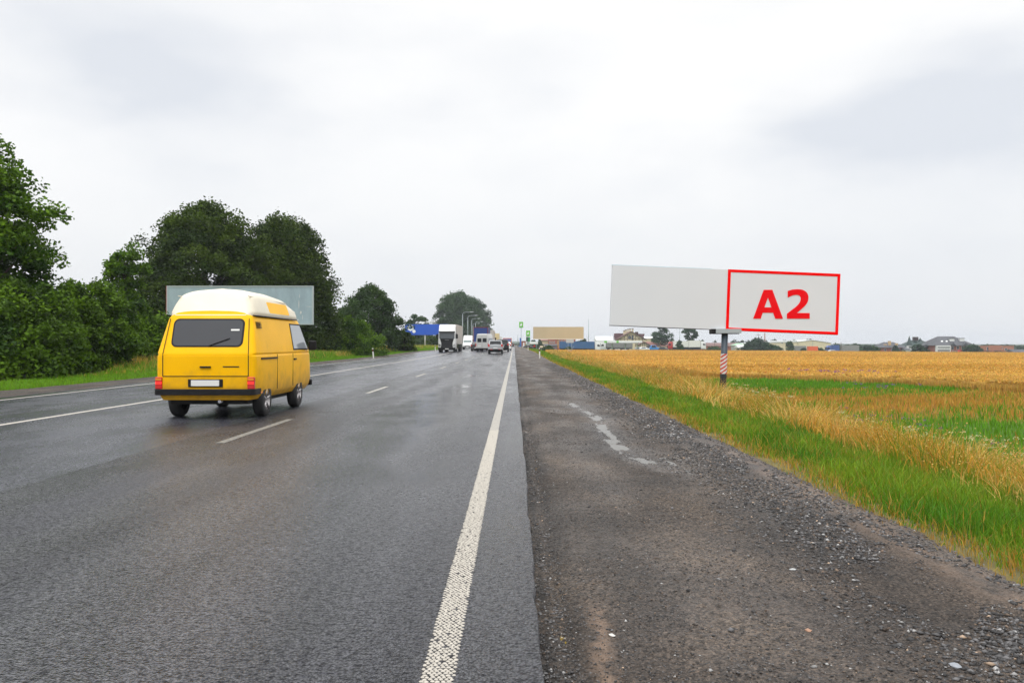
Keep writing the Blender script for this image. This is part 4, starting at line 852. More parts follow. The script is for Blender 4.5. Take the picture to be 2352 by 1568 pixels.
def cab(e, m, X0=0, W=2.5, H=3.75, dark=False, y0=0):
    """truck cab whose front faces -y at y0"""
    w = W/2; y = y0
    S = [(y, .38, 1.6, 2.0, w-.12, w-.12, w-.16), (y+.06, .34, 1.6, 2.9, w-.03, w-.03, w-.12), (y+.28, .34, 1.6, 3.0, w, w, w-.06), (y+.55, .34, 1.6, H-.25, w, w, w-.08), (y+1.0, .34, 1.6, H, w, w, w-.12), (y+2.1, .40, 1.6, H, w, w, w-.12), (y+2.2, .40, 1.6, H-.04, w-.03, w-.03, w-.15)]
    hull(e, 'cab', S, m)
    lo = m_blk if dark else m
    plate('windscreen', rrect(-w+.16, 0, w-.16, .92, .1), ((0, y-.01, 1.93), (1, 0, 0), (0, .07, 1), (0, -1, 0)), .04, mat('truck_glass', (.07, .08, .09), .15, spec=.6), e)
    if dark:
        gr = MB().prism([(-.86, .55), (.86, .55), (.80, 1.3), (1.0, 1.95), (-1.0, 1.95), (-.80, 1.3)], y-.05, y+.1); gr.build('grille', m_blk, e)
        sl = MB()
        for i in range(5): sl.box(-.72, y-.075, .72+i*.17, .72, y-.05, .75+i*.17)
        sl.build('grille_slat', m_frame, e)
        MB().box(-.30, y-.08, 1.70, .30, y-.05, 1.76).build('badge_strip', mat('grey_badge', (.22, .22, .23), .4), e)
    else:
        MB().box(-.8, y-.03, .75, .8, y+.1, 1.6).build('grille', m_blk, e, .02)
    MB().box(-w+.02, y-.10, .30, w-.02, y+.3, .68).build('front_bumper', m_blk if dark else m, e, .05)
    MB().box(-w+.10, y-.16, 2.82, w-.10, y+.22, 2.98).build('sun_visor', m_blk, e, .03)
    MB().box(-.26, y-.12, .42, .26, y-.09, .53).build('front_plate', m_plate, e)
    for s in (-1, 1):
        MB().prism([(s*.86, .82), (s*1.18, .82), (s*1.2, 1.2), (s*.92, 1.15)], y-.03, y+.1).build('headlight', m_chrome, e)
        MB().box(s*(w+.02), y+.25, 1.95, s*(w+.30), y+.42, 2.6).build('wing_mirror', m_blk, e, .04)
        plate('side_window', [(.45, 0), (1.35, 0), (1.35, .8), (.6, .8)], ((s*(w-.01), y, 1.95), (0, 1, 0), (0, 0, 1), (s, 0, 0)), .02, m_glass, e)
def semi(name, label, X, Y, cabm, boxm, rz=0, L_=13.6, W=2.55, H=4.0, dark=False, backm=None, frame=None, group=None, z=None, cabH=3.7, zbot=1.15, hasc=True, cat='truck'):
    """front of the cab at local y=0 facing -y; rotate to turn"""
    e = empty(name, (X, Y, (float(road_z(Y)) if X < .2 else gz(X, Y)) if z is None else z), rz, label, cat, group); w = W/2
    if hasc: cab(e, cabm, H=cabH, dark=dark)
    y0 = 2.45 if hasc else 0
    t = MB().box(-w, y0, zbot, w, y0+L_, H).build('trailer', boxm, e, .03)
    rb = MB()
    for i in range(1, 5): rb.box(-w-.012, y0+L_*i/5-.03, zbot, -w+.01, y0+L_*i/5+.03, H-.05); rb.box(w-.01, y0+L_*i/5-.03, zbot, w+.012, y0+L_*i/5+.03, H-.05)
    rb.build('trailer_rib', boxm, t)
    if frame: 
        g = MB(); y = y0+L_; g.box(-w, y, zbot, -w+.12, y+.03, H); g.box(w-.12, y, zbot, w, y+.03, H); g.box(-w+.12, y, H-.14, w-.12, y+.03, H); g.box(-w+.12, y, zbot, w-.12, y+.03, zbot+.12); g.build('rear_frame', frame, t)
    MB().box(-w+.1, y0+L_-.06, .55, w-.1, y0+L_+.04, .75).build('underrun_bar', m_frame, e)
    MB().box(-.5, 1.2, .75, .5, y0+L_-.1, zbot-.01).build('chassis', m_frame, e)
    ax = ([.95, 3.4] if hasc else [])+[y0+L_-4.6, y0+L_-3.3, y0+L_-2.0]
    for s in (-1, 1):
        for a in ax: wheel(e, s*(w-.22), a, .5, .38, s, 0, rimm=m_frame)
        MB().box(s*(w-.3)-.15, y0+L_+.0, .8, s*(w-.3)+.15, y0+L_+.04, .95).build('tail_light', m_red, e)
    return e
semi('semi_truck', 'white truck with black grille and cream trailer coming towards the camera', -9.62, 122, m_wht, m_tarp, 0, dark=True, cabH=3.95)
semi('semi_truck', 'truck with blue trailer back framed in dark red, behind the grey minibus', -5.78, 147+16.05, m_wht, m_tarpb, R(180), frame=mat('dark_red_frame', (.14, .02, .04), .5), H=4.05)
semi('semi_truck', 'cream trailer truck directly ahead of the blue trailer', -5.70, 182+16.05, m_wht, m_tarp, R(180), H=4.1)
semi('semi_truck', 'yellowish trailer truck third in the queue of trucks in the left lane', -5.70, 246+16.05, m_wht, mat('yellow_tarpaulin', (.60, .50, .27), .6, var=.06), R(180), H=4.15)
semi('semi_truck', 'farthest small white truck of the queue in the left lane', -6.2, 330+16.05, m_wht, m_tarpw, R(180), H=4.0)
# orange tipper
m_or = paint('orange', (.50, .13, .05))
e = empty('tipper_truck', (-1.95, 240, float(road_z(240))), 0, 'orange tipper truck with blue load body at the end of the queue', 'truck')
MB().prism([(-1.25, 1.1), (1.25, 1.1), (1.25, 2.75), (-1.25, 2.75)], 0, 4.6).build('tipper_body', m_or, e, .03)
MB().box(-1.05, -.03, 1.75, 1.05, 0, 2.55).build('tailgate_panel', mat('blue_panel', (.12, .16, .36), .5), e)
MB().box(-1.15, 4.7, .6, 1.15, 6.6, 2.6).build('cab', m_or, e, .08); MB().box(-.45, .2, .6, .45, 6, 1.08).build('chassis', m_frame, e)
for s in (-1, 1):
    for y in (1.2, 2.5, 5.6): wheel(e, s*1.0, y, .5, .4, s, 0, rimm=m_frame)
    MB().box(s*.9-.12, -.03, .85, s*.9+.12, .02, 1.0).build('tail_light', m_red, e)
# ------------------------------------------------------------------ billboards
m_bpost = mat('blue_grey_steel', (.05, .068, .088), .5, metal=.2, var=.15, vscale=3, bump=.15, bscale=20)
m_board = mat('pale_grey_sheet', (.655, .675, .705), .6, var=.012, vscale=.6)
m_redp = mat('red_paint', (.90, .0005, .0005), .8, spec=.02); m_redl = mat('red_lettering', (.80, .006, .010), .8, spec=.02)
m_bback = mat('board_back', (.25, .26, .27), .6, var=.1)
def a2_board():
    Y = 43.; X = px2x(1663.5, Y); z0 = gz(X, Y); k = Y/F; e = empty('billboard', (X, Y, z0), 0, 'large blank grey billboard with red framed half reading A2 on a single post', 'billboard')
    zc = EYE-(688.5-VY)*k-z0; tilt = R(2.35)
    ct, st = math.cos(tilt), math.sin(tilt)
    def loc(u, v): return (u*ct+v*st, -u*st+v*ct+zc)      # board plane to x,z
    W, H = 521*k/2, 137.5*k/2
    def slab(name, quad, y0, y1, m, par): return MB().prism([loc(*q) for q in quad], y0, y1).build(name, m, par)
    rect = lambda a, b, c, d: [(a, b), (c, b), (c, d), (a, d)]
    b = slab('panel', rect(-W, -H, W, H), -.15, .15, m_board, e)
    slab('panel_edge', rect(-W-.02, -H-.03, W, -H-.002), -.155, .15, m_frame, b); slab('panel_edge', rect(-W-.02, H+.002, -W+5.0, H+.02), -.14, .15, mat('pale_blue_trim', (.42, .62, .72), .5), b)
    slab('rear_sheet', rect(-W+.05, -H+.05, W-.05, H-.05), .152, .18, m_bback, b)
    x0 = 4*k; t = 6.6*k; x1 = W+.012; y_ = -.165
    q = MB()
    for r_ in (rect(x0, -H-.02, x0+t, H+.02), rect(x1-t, -H-.02, x1, H+.02), rect(x0+t, H+.02-t*.95, x1-t, H+.02), rect(x0+t, -H-.02, x1-t, -H-.02+t*.95)): q.prism([loc(*p) for p in r_], y_, -.151)
    q.build('red_frame', m_redp, b)
    # lettering, upright
    def P(p): px, py = (2400+p[0]/2.352)*.57422, (1020+p[1]/2.352)*.57422; return ((px-1663.5)*k, (VY-py)*k+EYE-z0)
    two = [(1755, 340), (1800, 326), (1843, 323), (1868, 324), (1890, 328), (1908, 335), (1925, 346), (1936, 359), (1944, 375), (1948, 390), (1948, 405), (1946, 424), (1942, 440), (1935, 454), (1925, 468), (1908, 487), (1885, 508), (1840, 546), (1960, 546), (1960, 599), (1747, 599), (1747, 553), (1800, 512), (1825, 493), (1845, 475), (1858, 460), (1868, 445), (1874, 430), (1877, 412), (1876, 400), (1870, 390), (1862, 382), (1850, 378), (1838, 376), (1825, 377), (1810, 379), (1795, 383), (1755, 401)]
    for nm, polys in (('letter', [[(1431, 599), (1502, 599), (1520, 543), (1536, 493), (1570, 400), (1570, 329), (1530, 329)], [(1570, 329), (1570, 400), (1602, 493), (1618, 543), (1638, 599), (1710, 599), (1611, 329)], [(1520, 543), (1618, 543), (1602, 493), (1536, 493)]]), ('digit', [two])):
        m = MB()
        for pl in polys: m.prism([P(p) for p in pl], -.170, -.151)
        o = m.build(nm, m_redl, b); tm = o.modifiers.new('t', 'TRIANGULATE')
    # platform box under the board, post with striped band
    zp = EYE-(762-VY)*k-z0
    a0, a1 = (1641-1663.5)*k, (1699-1663.5)*k
    p_ = MB().box(a0, -.30, zp-.07, a1, .25, zp+.15).build('lamp_box', mat('zinc_sheet', (.36, .40, .42), .5), e)
    MB().box(a0-.22, -.29, zp-.08, a0-.002, .24, zp+.145).build('box_end', m_blk, p_); MB().box(a0-.21, -.28, zp-.11, a1-.10, .23, zp-.072).build('box_base', m_blk, p_)
    r = .162; top = zp-.11; lean = -.035
    def pc(z): return (lean*(top-z)/1.0*1.0+.02, 0, z)
    MB().tube(pc(-.1), pc(top), r, r, 28).build('post', m_bpost, e)
    zb, zt = EYE-(858-VY)*k-z0, EYE-(812-VY)*k-z0; m = MB(); n = 32; st_ = 24
    for j in range(st_):
        for i in range(n):
            a, a2 = 2*math.pi*i/n, 2*math.pi*(i+1)/n; z1, z2 = zb+(zt-zb)*j/st_, zb+(zt-zb)*(j+1)/st_; rr_ = r+.006
            vs = []
            for zz, aa in ((z1, a), (z1, a2), (z2, a2), (z2, a)): c = pc(zz); vs.append((c[0]+rr_*math.cos(aa), c[1]+rr_*math.sin(aa), zz))
            u = math.cos((a+a2)/2)*r; 
            fr_ = ((z1+z2)/2-zb)/(zt-zb)*5.0-(u/r)*.62
            m.add(vs, [(0, 1, 2, 3)], 0 if (fr_ % 1) < .5 else 1, True)
    m.build('striped_band', [mat('white_stripe', (.66, .65, .63), .5, var=.06, vscale=5), mat('red_stripe', (.50, .05, .03), .5, var=.1, vscale=5)], e, recalc=False)
a2_board()
def board(name, label, pxa, pxb, pya, pyb, Y, m, postpx=None, postr=.16, postm=None, frame=None, lean=0, marks=None):
    xa, xb, za, zb = px2x(pxa, Y), px2x(pxb, Y), py2z(pyb, Y), py2z(pya, Y); X = (xa+xb)/2; z0 = gz(X, Y)
    e = empty(name, (X, Y, z0), 0, label, 'billboard'); b = MB().box(xa-X, -.12, za-z0, xb-X, .12, zb-z0).build('panel', m, e)
    if frame:
        f = MB(); t = .09
        f.box(xa-X-t, -.16, za-z0-t, xa-X, .14, zb-z0+t); f.box(xb-X, -.16, za-z0-t, xb-X+t, .14, zb-z0+t); f.box(xa-X, -.16, zb-z0+.001, xb-X, .14, zb-z0+t); f.box(xa-X, -.16, za-z0-t, xb-X, .14, za-z0-.001); f.build('frame', frame, e)
    px_ = px2x(postpx, Y)-X if postpx else 0
    MB().tube((px_, .3, -.3), (px_, .3, za-z0+1.5), postr, postr, 14).build('post', postm or m_bpost, e)
    MB().box(px_-1.4, .13, za-z0+.1, px_+1.4, .28, za-z0+.3).build('bracket', m_frame, e)
    return e, b
def worn_sheet(name, c1, c2):
    m = bpy.data.materials.new(name); m.use_nodes = True; n = m.node_tree.nodes; l = m.node_tree.links; b = n['Principled BSDF']; t = n.new('ShaderNodeTexCoord')
    q = n.new('ShaderNodeMapping'); q.inputs['Scale'].default_value = (1, 1, .35); l.new(t.outputs['Object'], q.inputs[0])
    x = n.new('ShaderNodeTexNoise'); x.inputs['Scale'].default_value = 1.3; x.inputs['Detail'].default_value = 9; x.inputs['Roughness'].default_value = .7; l.new(q.outputs[0], x.inputs[0])
    r = n.new('ShaderNodeValToRGB'); l.new(x.outputs[0], r.inputs[0]); e = r.color_ramp.elements; e[0].position = .35; e[0].color = (*c2, 1); e[1].position = .62; e[1].color = (*c1, 1); l.new(r.outputs[0], b.inputs['Base Color']); b.inputs['Roughness'].default_value = .6
    return m
e, b = board('pale_billboard', 'worn pale blue billboard behind the yellow van', 386, 717, 659, 743, 68, worn_sheet('worn_pale_sheet', (.30, .40, .44), (.24, .32, .36)), 552, .18, frame=mat('zinc_frame', (.36, .42, .42), .5))
xa, xb = px2x(386, 68), px2x(717, 68); hw = (xb-xa)/2
m = MB()
for i in range(1, 4): m.box(-hw+2*hw*i/4-.008, -.127, py2z(743, 68)-e.location.z, -hw+2*hw*i/4+.008, -.12, py2z(659, 68)-e.location.z)
m.build('sheet_seam', m_bback, b)
rs = random.Random(5); m = MB(); zt = py2z(743, 68)-e.location.z
for (u, v, w_, h_) in ((4.7, 1.5, .05, .7), (4.85, .9, .16, .25), (5.0, .5, .05, .4), (4.6, .3, .22, .12), (5.5, 1.35, .55, .03), (4.75, 2.2, .04, .3)):
    p = [(u+w_*(math.cos(a)*.5*rs.uniform(.6, 1.2)), zt+v+h_*(math.sin(a)*.5*rs.uniform(.7, 1.2))) for a in np.linspace(0, 6.28, 10)[:-1]]; m.prism(p, -.128, -.121)
m.build('torn_paper', mat('torn_paper', (.55, .56, .53), .8), b)
MB().box(-hw-.12, -.18, zt-.08, -hw-.091, .14, zt+3.0).build('red_edge', mat('faded_red', (.35, .06, .05), .6), e)
# blue billboard with hexagon emblems
Yb = 238; e, b = board('blue_billboard', 'deep blue billboard with white hexagon emblems left of the white truck', 930, 1029, 744.5, 769, Yb, mat('blue_sheet', (.001, .075, .50), .5, var=.06, vscale=.4), 976, .22, mat('pale_post', (.42, .43, .42), .6))
def hexa(cx, cz, r): return [(cx+r*math.cos(R(90+60*i)), cz+r*math.sin(R(90+60*i))) for i in range(6)]
X0 = e.location.x; z0 = e.location.z; m_em = mat('white_emblem', (.75, .78, .78), .5)
m = MB(); cx, cz = px2x(943, Yb)-X0, py2z(752.5, Yb)-z0
m.prism(hexa(cx, cz, .95), -.14, -.121); m.prism(hexa(cx+.95, cz-1.0, .5), -.14, -.121); m.prism([(cx-1.3, cz-.05), (cx-.75, cz-.35), (cx-.75, cz+.45)], -.14, -.121); m.build('emblem', m_em, b)
MB().prism(hexa(cx, cz, .52), -.15, -.141).build('emblem_core', mat('pale_blue', (.25, .4, .6), .5), b); MB().box(cx-.3, -.16, cz-.1, cx+.3, -.151, cz+.14).build('emblem_bar', mat('blue_ink', (.01, .08, .35), .5), b)
# beige billboard and the small grey one behind it
e, b = board('beige_billboard', 'plain beige billboard on a striped post left of the A2 board', 1224.5, 1340.5, 750.5, 777.5, 205, mat('beige_sheet', (.44, .375, .25), .6, var=.05, vscale=.35), 1281.5, .2, mat('rusty_post', (.34, .22, .12), .7, var=.4, vscale=2))
zb_ = py2z(777.5, 205)-e.location.z; m = MB(); m.box(-6.1, -.2, zb_-.16, 6.1, .16, zb_-.002); m.build('lower_rail', mat('pale_rail', (.60, .56, .48), .6, var=.1), e)
m = MB()
for i in range(1, 4): m.box(-6.05+12.1*i/4-.012, -.126, zb_, -6.05+12.1*i/4+.012, -.12, zb_+2.8)
m.build('sheet_seam', mat('seam_beige', (.38, .33, .22), .6), b)
m = MB(); [m.tube((px2x(1281.5, 205)-e.location.x, .3, .55+i*.5), (px2x(1281.5, 205)-e.location.x, .3, .78+i*.5), .215, .215, 14) for i in range(3)]; m.build('warning_stripe', mat('brown_stripe', (.20, .06, .03), .7), e)
Y = 235; X = px2x(1309, Y); z0 = gz(X, Y); e = empty('small_billboard', (X, Y, z0), 0, 'small pale grey board on lattice legs in front of the blue trailer', 'billboard')
zb, zt = py2z(787, Y)-z0, py2z(777, Y)-z0; MB().box(-1.05, -.06, zb, 1.05, .06, zt).build('panel', mat('pale_grey_board', (.38, .42, .45), .6, var=.06), e)
m = MB(); [m.tube((s*.5, 0, -.3), (s*.5, 0, zb-.01), .05, .05, 6) for s in (-1, 1)]; m.tube((-1.1, 0, zb-1.0), (.5, 0, .2), .04, .04, 5); m.tube((1.1, 0, zb-1.0), (-.5, 0, .2), .04, .04, 5); m.build('lattice_leg', mat('grey_steel', (.25, .29, .30), .6), e)

# ------------------------------------------------------------------ delineator posts
def delin(X, Y, label, lean=0):
    z = (float(shoulder_z(np.array([X]), np.array([Y]))[0]) if 0 < X < 3 else gz(X, Y)); e = empty('delineator_post', (X, Y, z), 0, label, 'marker post', 'white roadside marker posts')
    e.rotation_euler = (0, lean, 0)
    P_ = [(-.06, -.05), (.06, -.05), (.05, .05), (-.05, .05)]
    MB().prism(P_, -.1, 1.0, 'z').build('post', mat('white_post', (.68, .67, .62), .5, var=.08, vscale=6), e, .008)
    MB().prism([(a*1.04, b_*1.04) for a, b_ in P_], .68, .90, 'z').build('black_band', m_blk, e); MB().box(-.025, -.062, .74, .025, -.05, .84).build('reflector', m_red, e)
delin(px2x(1239.5, 84), 84, 'white marker post with black band nearest on the right verge', R(-1))
delin(px2x(1213, 150), 150, 'second white marker post on the right verge, small'); delin(px2x(1201, 262), 262, 'tiny farther marker post on the right verge by the station signs')
delin(px2x(858, 82), 82, 'white marker post on the far left verge before the mid green bush', R(-5)); delin(px2x(1000, 148), 148, 'white marker post left of the oncoming white truck', R(-3))

# ------------------------------------------------------------------ street lamps
m_lamp = mat('galvanised', (.28, .33, .34), .5)
LL = ['nearest grey street lamp left of the queue of trucks', 'second grey street lamp in the row', 'third grey street lamp in the row', 'fourth grey street lamp in the row', 'fifth grey street lamp in the row', 'farthest grey street lamp in the row']
for i, (px, Y, top) in enumerate([(1062.5, 233, 717), (1074.5, 263, 725), (1083.5, 298, 732), (1092, 337, 739), (1086.5, 368, 743), (1094, 421, 749)]):
    X = px2x(px, Y); z = gz(X, Y); H = py2z(top, Y)-z; e = empty('street_lamp', (X, Y, z), 0, LL[i], 'street lamp', 'street lamps along the left side of the road')
    MB().tube((0, 0, -.2), (0, 0, H-.6), .13, .09, 10).build('pole', m_lamp, e)
    m = MB(); pts = [(0, 0, H-.6), (.15, 0, H-.15), (.6, 0, H), (2.2, 0, H+.12)]; [m.tube(a, b_, .065, .055, 8) for a, b_ in zip(pts, pts[1:])]; m.build('arm', m_lamp, e)
    MB().prism([(2.1, H+.0), (3.0, H+.06), (2.95, H+.2), (2.1, H+.2)], -.14, .14).build('lamp_head', mat('lamp_head', (.5, .55, .55), .4), e)
def mast(px, Y, top, r, label, m=None, name='mast', cat='mast', arms=False):
    X = px2x(px, Y); z = gz(X, Y); H = py2z(top, Y)-z
    if not arms: return tag(MB().tube((0, 0, -.3), (0, 0, H), r, r*.7, 10).build(name, m or m_lamp, loc=(X, Y, z)), label, cat)
    e = empty(name, (X, Y, z), 0, label, cat); MB().tube((0, 0, -.3), (0, 0, H), r, r*.7, 8).build('pole', m or m_lamp, e); MB().box(-1.1, -.06, H-.8, 1.1, .06, H-.65).build('crossarm', m_frame, e); return e
mast(1351.7, 400, 733, .16, 'tall thin mast right of the beige billboard'); mast(1561, 420, 752, .15, 'thin mast between the two trees under the grey billboard')
mast(1189.5, 330, 768, .14, 'grey pole beside the road at the filling station'); mast(1099, 300, 765, .1, 'thin pole before the avenue trees') if False else None
mast(1756, 460, 764, .55, 'thick pinkish chimney pipe rising behind the dark round tree', mat('pink_concrete', (.38, .28, .27), .8), 'chimney_stack', 'chimney')
mast(1641, 440, 782, .12, 'wooden power pole above the brown roofs', m_bark, 'power_pole', 'power pole', True); mast(1742, 450, 766, .1, 'thin power pole above the dark round tree', m_bark, 'power_pole', 'power pole', True); mast(1931, 380, 786, .14, 'power pole between the blue and the grey trailer on the right', m_bark, 'power_pole', 'power pole', True)
mast(1455.5, 410, 752, .05, 'thin roof aerial mast', m_frame) if False else None

# ------------------------------------------------------------------ filling station
m_lime = mat('lime_green', (.13, .50, .03), .45); m_dkg = mat('dark_green', (.01, .22, .07), .45); m_whp = mat('white_panel', (.72, .73, .72), .5, var=.03)
def blob(cx, cz, s): return [(cx-.30*s, cz-.42*s), (cx-.05*s, cz-.30*s), (cx+.05*s, cz-.45*s), (cx+.22*s, cz-.15*s), (cx+.28*s, cz+.15*s), (cx+.12*s, cz+.45*s), (cx-.02*s, cz+.25*s), (cx-.15*s, cz+.20*s), (cx-.28*s, cz-.05*s)]
Y = 420; X = px2x(1197, Y); z = gz(X, Y); e = empty('station_sign', (X, Y, z), 0, 'green square sign with white emblem high on a thin pole', 'sign')
zt, zb = py2z(739, Y)-z, py2z(752.7, Y)-z; b = MB().box(-1.0, -.2, zb, 1.0, .2, zt).build('sign_panel', m_lime, e, .03); MB().prism(blob(0, (zb+zt)/2+.1, 1.9), -.23, -.201).build('emblem', m_em, b); MB().box(-.6, -.23, zb+.18, .6, -.201, zb+.42).build('lettering_bar', m_dkg, b)
MB().tube((0, 0, -.3), (0, 0, zb), .16, .13, 10).build('pole', m_lamp, e)
Y = 300; X = px2x(1213, Y); z = gz(X, Y); e = empty('price_sign', (X, Y, z), 0, 'lower green price pylon with white emblem beside the filling station', 'sign')
f = lambda a: py2z(a, Y)-z
b = MB().box(-.68, -.15, f(784), .68, .15, f(759)).build('pylon', mat('pale_pylon', (.60, .62, .6), .5), e, .02)
MB().box(-.70, -.18, f(772), .70, -.151, f(759)).build('sign_panel', m_lime, b); MB().prism(blob(0, f(765.5)+.05, 1.1), -.2, -.181).build('emblem', m_em, b); MB().box(-.35, -.2, f(771), .35, -.181, f(769.8)).build('lettering_bar', m_dkg, b)
MB().box(-.70, -.18, f(784), .0, -.151, f(774)).build('price_panel', mat('dark_display', (.03, .07, .05), .4), b); MB().box(.001, -.18, f(784), .70, -.151, f(774)).build('green_panel', m_dkg, b)
MB().box(-.5, -.1, -.3, .5, .1, f(784)).build('plinth', m_lamp, e)
def simple_box(name, label, cat, pxa, pxb, pya, pyb, Y, depth, m, parts=()):
    X = px2x((pxa+pxb)/2, Y); z = gz(X, Y); zb = py2z(pyb, Y)-z if pyb else 0; zt = py2z(pya, Y)-z; hw = (pxb-pxa)/F*Y/2
    e = empty(name, (X, Y, z), 0, label, cat); MB().box(-hw, 0, min(zb, 0)-.3 if not pyb else zb, hw, depth, zt).build(parts[0] if parts else 'wall', m, e); return e, hw, zt
m_brick = mat('red_brick', (.30, .10, .065), .85, var=.15, vscale=.8); m_creamw = mat('cream_render', (.58, .50, .33), .85, var=.06, vscale=.3); m_rb = mat('brown_roof_tiles', (.13, .065, .058), .75, var=.12, vscale=1); m_rr = mat('faded_red_roof', (.28, .13, .11), .8, var=.15, vscale=.5); m_rg = mat('grey_roof_tiles', (.06, .063, .072), .7, var=.1, vscale=1); m_wroof = mat('white_sheet_roof', (.62, .64, .64), .5, var=.04)
m_win = mat('window_pane', (.06, .075, .09), .15, spec=.6)
# small canopy with green kiosk by the road
Y = 330; X = px2x(1221, Y); z = gz(X, Y); e = empty('pump_canopy', (X, Y, z), 0, 'small white pump canopy over a green kiosk beside the price pylon', 'canopy'); f = lambda a: py2z(a, Y)-z; g = lambda a: px2x(a, Y)-X
MB().box(g(1208), 0, f(790), g(1235.5), 8, f(784.5)).build('roof', m_whp, e, .04); MB().box(g(1208), 1, -.3, g(1217), 6, f(790.1)).build('kiosk', m_lime, e); MB().box(g(1208)-.02, .97, f(800), g(1217)+.02, 1.0, f(796)).build('kiosk_base', m_whp, e)
for a in (1222, 1233): MB().tube((g(a), 4, -.2), (g(a), 4, f(790)), .15, .15, 8).build('pillar', m_lamp, e)
MB().prism([(g(1225), f(796)), (g(1230), f(796)), (g(1227.5), f(790.5))], .6, .65).build('red_sign', m_redl, e)
for i, (a, y1, y2, c, lb) in enumerate([(1195.5, 776, 802, (.03, .12, .40), 'blue upright banner on a pole at the station entrance'), (1192.5, 790, 803, (.05, .25, .6), 'short bright blue sign at the road edge')]):
    Yq = 340+i*12; X = px2x(a, Yq); z = gz(X, Yq); e = empty('banner_sign', (X, Yq, z), 0, lb, 'sign'); MB().box(-.32, -.05, py2z(798, Yq)-z, .32, .05, py2z(y1+(4 if i else 0), Yq)-z).build('banner', mat('banner%d' % i, c, .5, var=.3, vscale=2), e); MB().tube((0, 0, -.2), (0, 0, py2z(798, Yq)-z), .06, .06, 6).build('pole', m_lamp, e)
e, hw, zt = simple_box('brick_kiosk', 'small red brick building left of the green price pylon', 'building', 1198, 1208, 783, None, 345, 5, m_brick, ('wall',)); MB().box(-hw-.1, -.1, zt, hw+.1, 5.1, zt+.15).build('roof', m_whp, e); MB().box(-.3, -.03, .2, .3, .0, 1.8).build('door', m_whp, e)
car('parked_car', 'black parked car at the filling station right of the green kiosk', 'car', px2x(1224, 300), 300, m_blkp, True, 1.8, 1.42, 4.6, .9, R(88))
e, hw, zt = simple_box('white_box_sign', 'small cream box sign standing right of the black parked car', 'sign', 1240, 1247, 794, 797.8, 250, .4, mat('cream_sign', (.68, .62, .48), .6), ('sign_box',)); MB().tube((0, .2, -.2), (0, .2, py2z(797.8, 250)-e.location.z), .05, .05, 6).build('leg', m_lamp, e)
# beige and red buildings behind the beige billboard
def house(name, label, pxa, pxb, eave, Y, depth, wm, rm=None, ridge=None, kind='flat', wins=(), ov=.5, cat='house', base=None):
    X = px2x((pxa+pxb)/2, Y); z = gz(X, Y); hw = (pxb-pxa)/F*Y/2; ze = py2z(eave, Y)-z; e = empty(name, (X, Y, z), 0, label, cat)
    MB().box(-hw, 0, -1, hw, depth, ze).build('wall', wm, e)
    zr = (py2z(ridge, Y)-z) if ridge else ze+.4
    if kind == 'flat': MB().box(-hw-.15, -.15, ze+.002, hw+.15, depth+.15, ze+.25).build('roof', rm or wm, e)
    elif kind == 'ridge_x':   # ridge along x: slope faces the camera
        MB().prism([(-ov, ze-.1), (depth+ov, ze-.1), (depth/2, zr)], -hw-ov, hw+ov, 'x').build('roof', rm, e)
    elif kind == 'gable':
        m = MB(); t = .25; m.add([(-hw-ov, -ov, ze-.25), (0, -ov, zr), (hw+ov, -ov, ze-.25), (-hw-ov, depth+ov, ze-.25), (0, depth+ov, zr), (hw+ov, depth+ov, ze-.25), (-hw-ov, -ov, ze-.25+t), (0, -ov, zr+t), (hw+ov, -ov, ze-.25+t), (-hw-ov, depth+ov, ze-.25+t), (0, depth+ov, zr+t), (hw+ov, depth+ov, ze-.25+t)], [(0, 1, 4, 3), (1, 2, 5, 4), (6, 9, 10, 7), (7, 10, 11, 8), (0, 6, 7, 1), (1, 7, 8, 2), (3, 4, 10, 9), (4, 5, 11, 10), (0, 3, 9, 6), (2, 8, 11, 5)]); m.build('roof', rm, e)
        MB().prism([(-hw, ze+.002), (hw, ze+.002), (0, zr-.03)], 0, depth).build('gable_wall', wm, e)
    elif kind == 'hip':
        r = min(hw*.55, hw-.3); m = MB().add([(-hw-ov, -ov, ze), (hw+ov, -ov, ze), (hw+ov, depth+ov, ze), (-hw-ov, depth+ov, ze), (-hw+r, depth/2, zr), (hw-r, depth/2, zr)], [(0, 1, 5, 4), (1, 2, 5), (2, 3, 4, 5), (3, 0, 4), (0, 3, 2, 1)]); m.build('roof', rm, e)
    for (a, b, c, d) in wins:
        x0, x1, z0_, z1_ = px2x(a, Y)-X, px2x(b, Y)-X, py2z(d, Y)-z, py2z(c, Y)-z
        fo = MB().box(x0-.08, -.05, z0_-.08, x1+.08, -.002, z1_+.08).build('window', m_whp, e); MB().box(x0, -.08, z0_, x1, -.052, z1_).build('pane', m_win, fo)
    return e, hw, ze, zr, X, z
house('beige_building', 'beige building behind the left half of the beige billboard', 1240, 1260, 781, 400, 8, m_creamw, m_rr, 778, 'ridge_x')
house('red_building', 'red brick building behind the beige billboard post', 1260, 1280, 778, 395, 9, m_brick, None, None, 'flat', [(1262, 1264, 784, 788), (1267, 1269, 784, 788), (1272, 1274, 784, 788)])
house('long_red_building', 'long low red building behind the blue trailer', 1281, 1322, 777.5, 430, 9, m_brick, None, None, 'flat', [(1284+i*6, 1286+i*6, 781, 784) for i in range(6)])
house('low_shed', 'low purplish shed beside the beige billboard post', 1252, 1282, 793, 360, 5, mat('purple_grey', (.20, .15, .18), .8, var=.2), m_rg, 790, 'ridge_x')
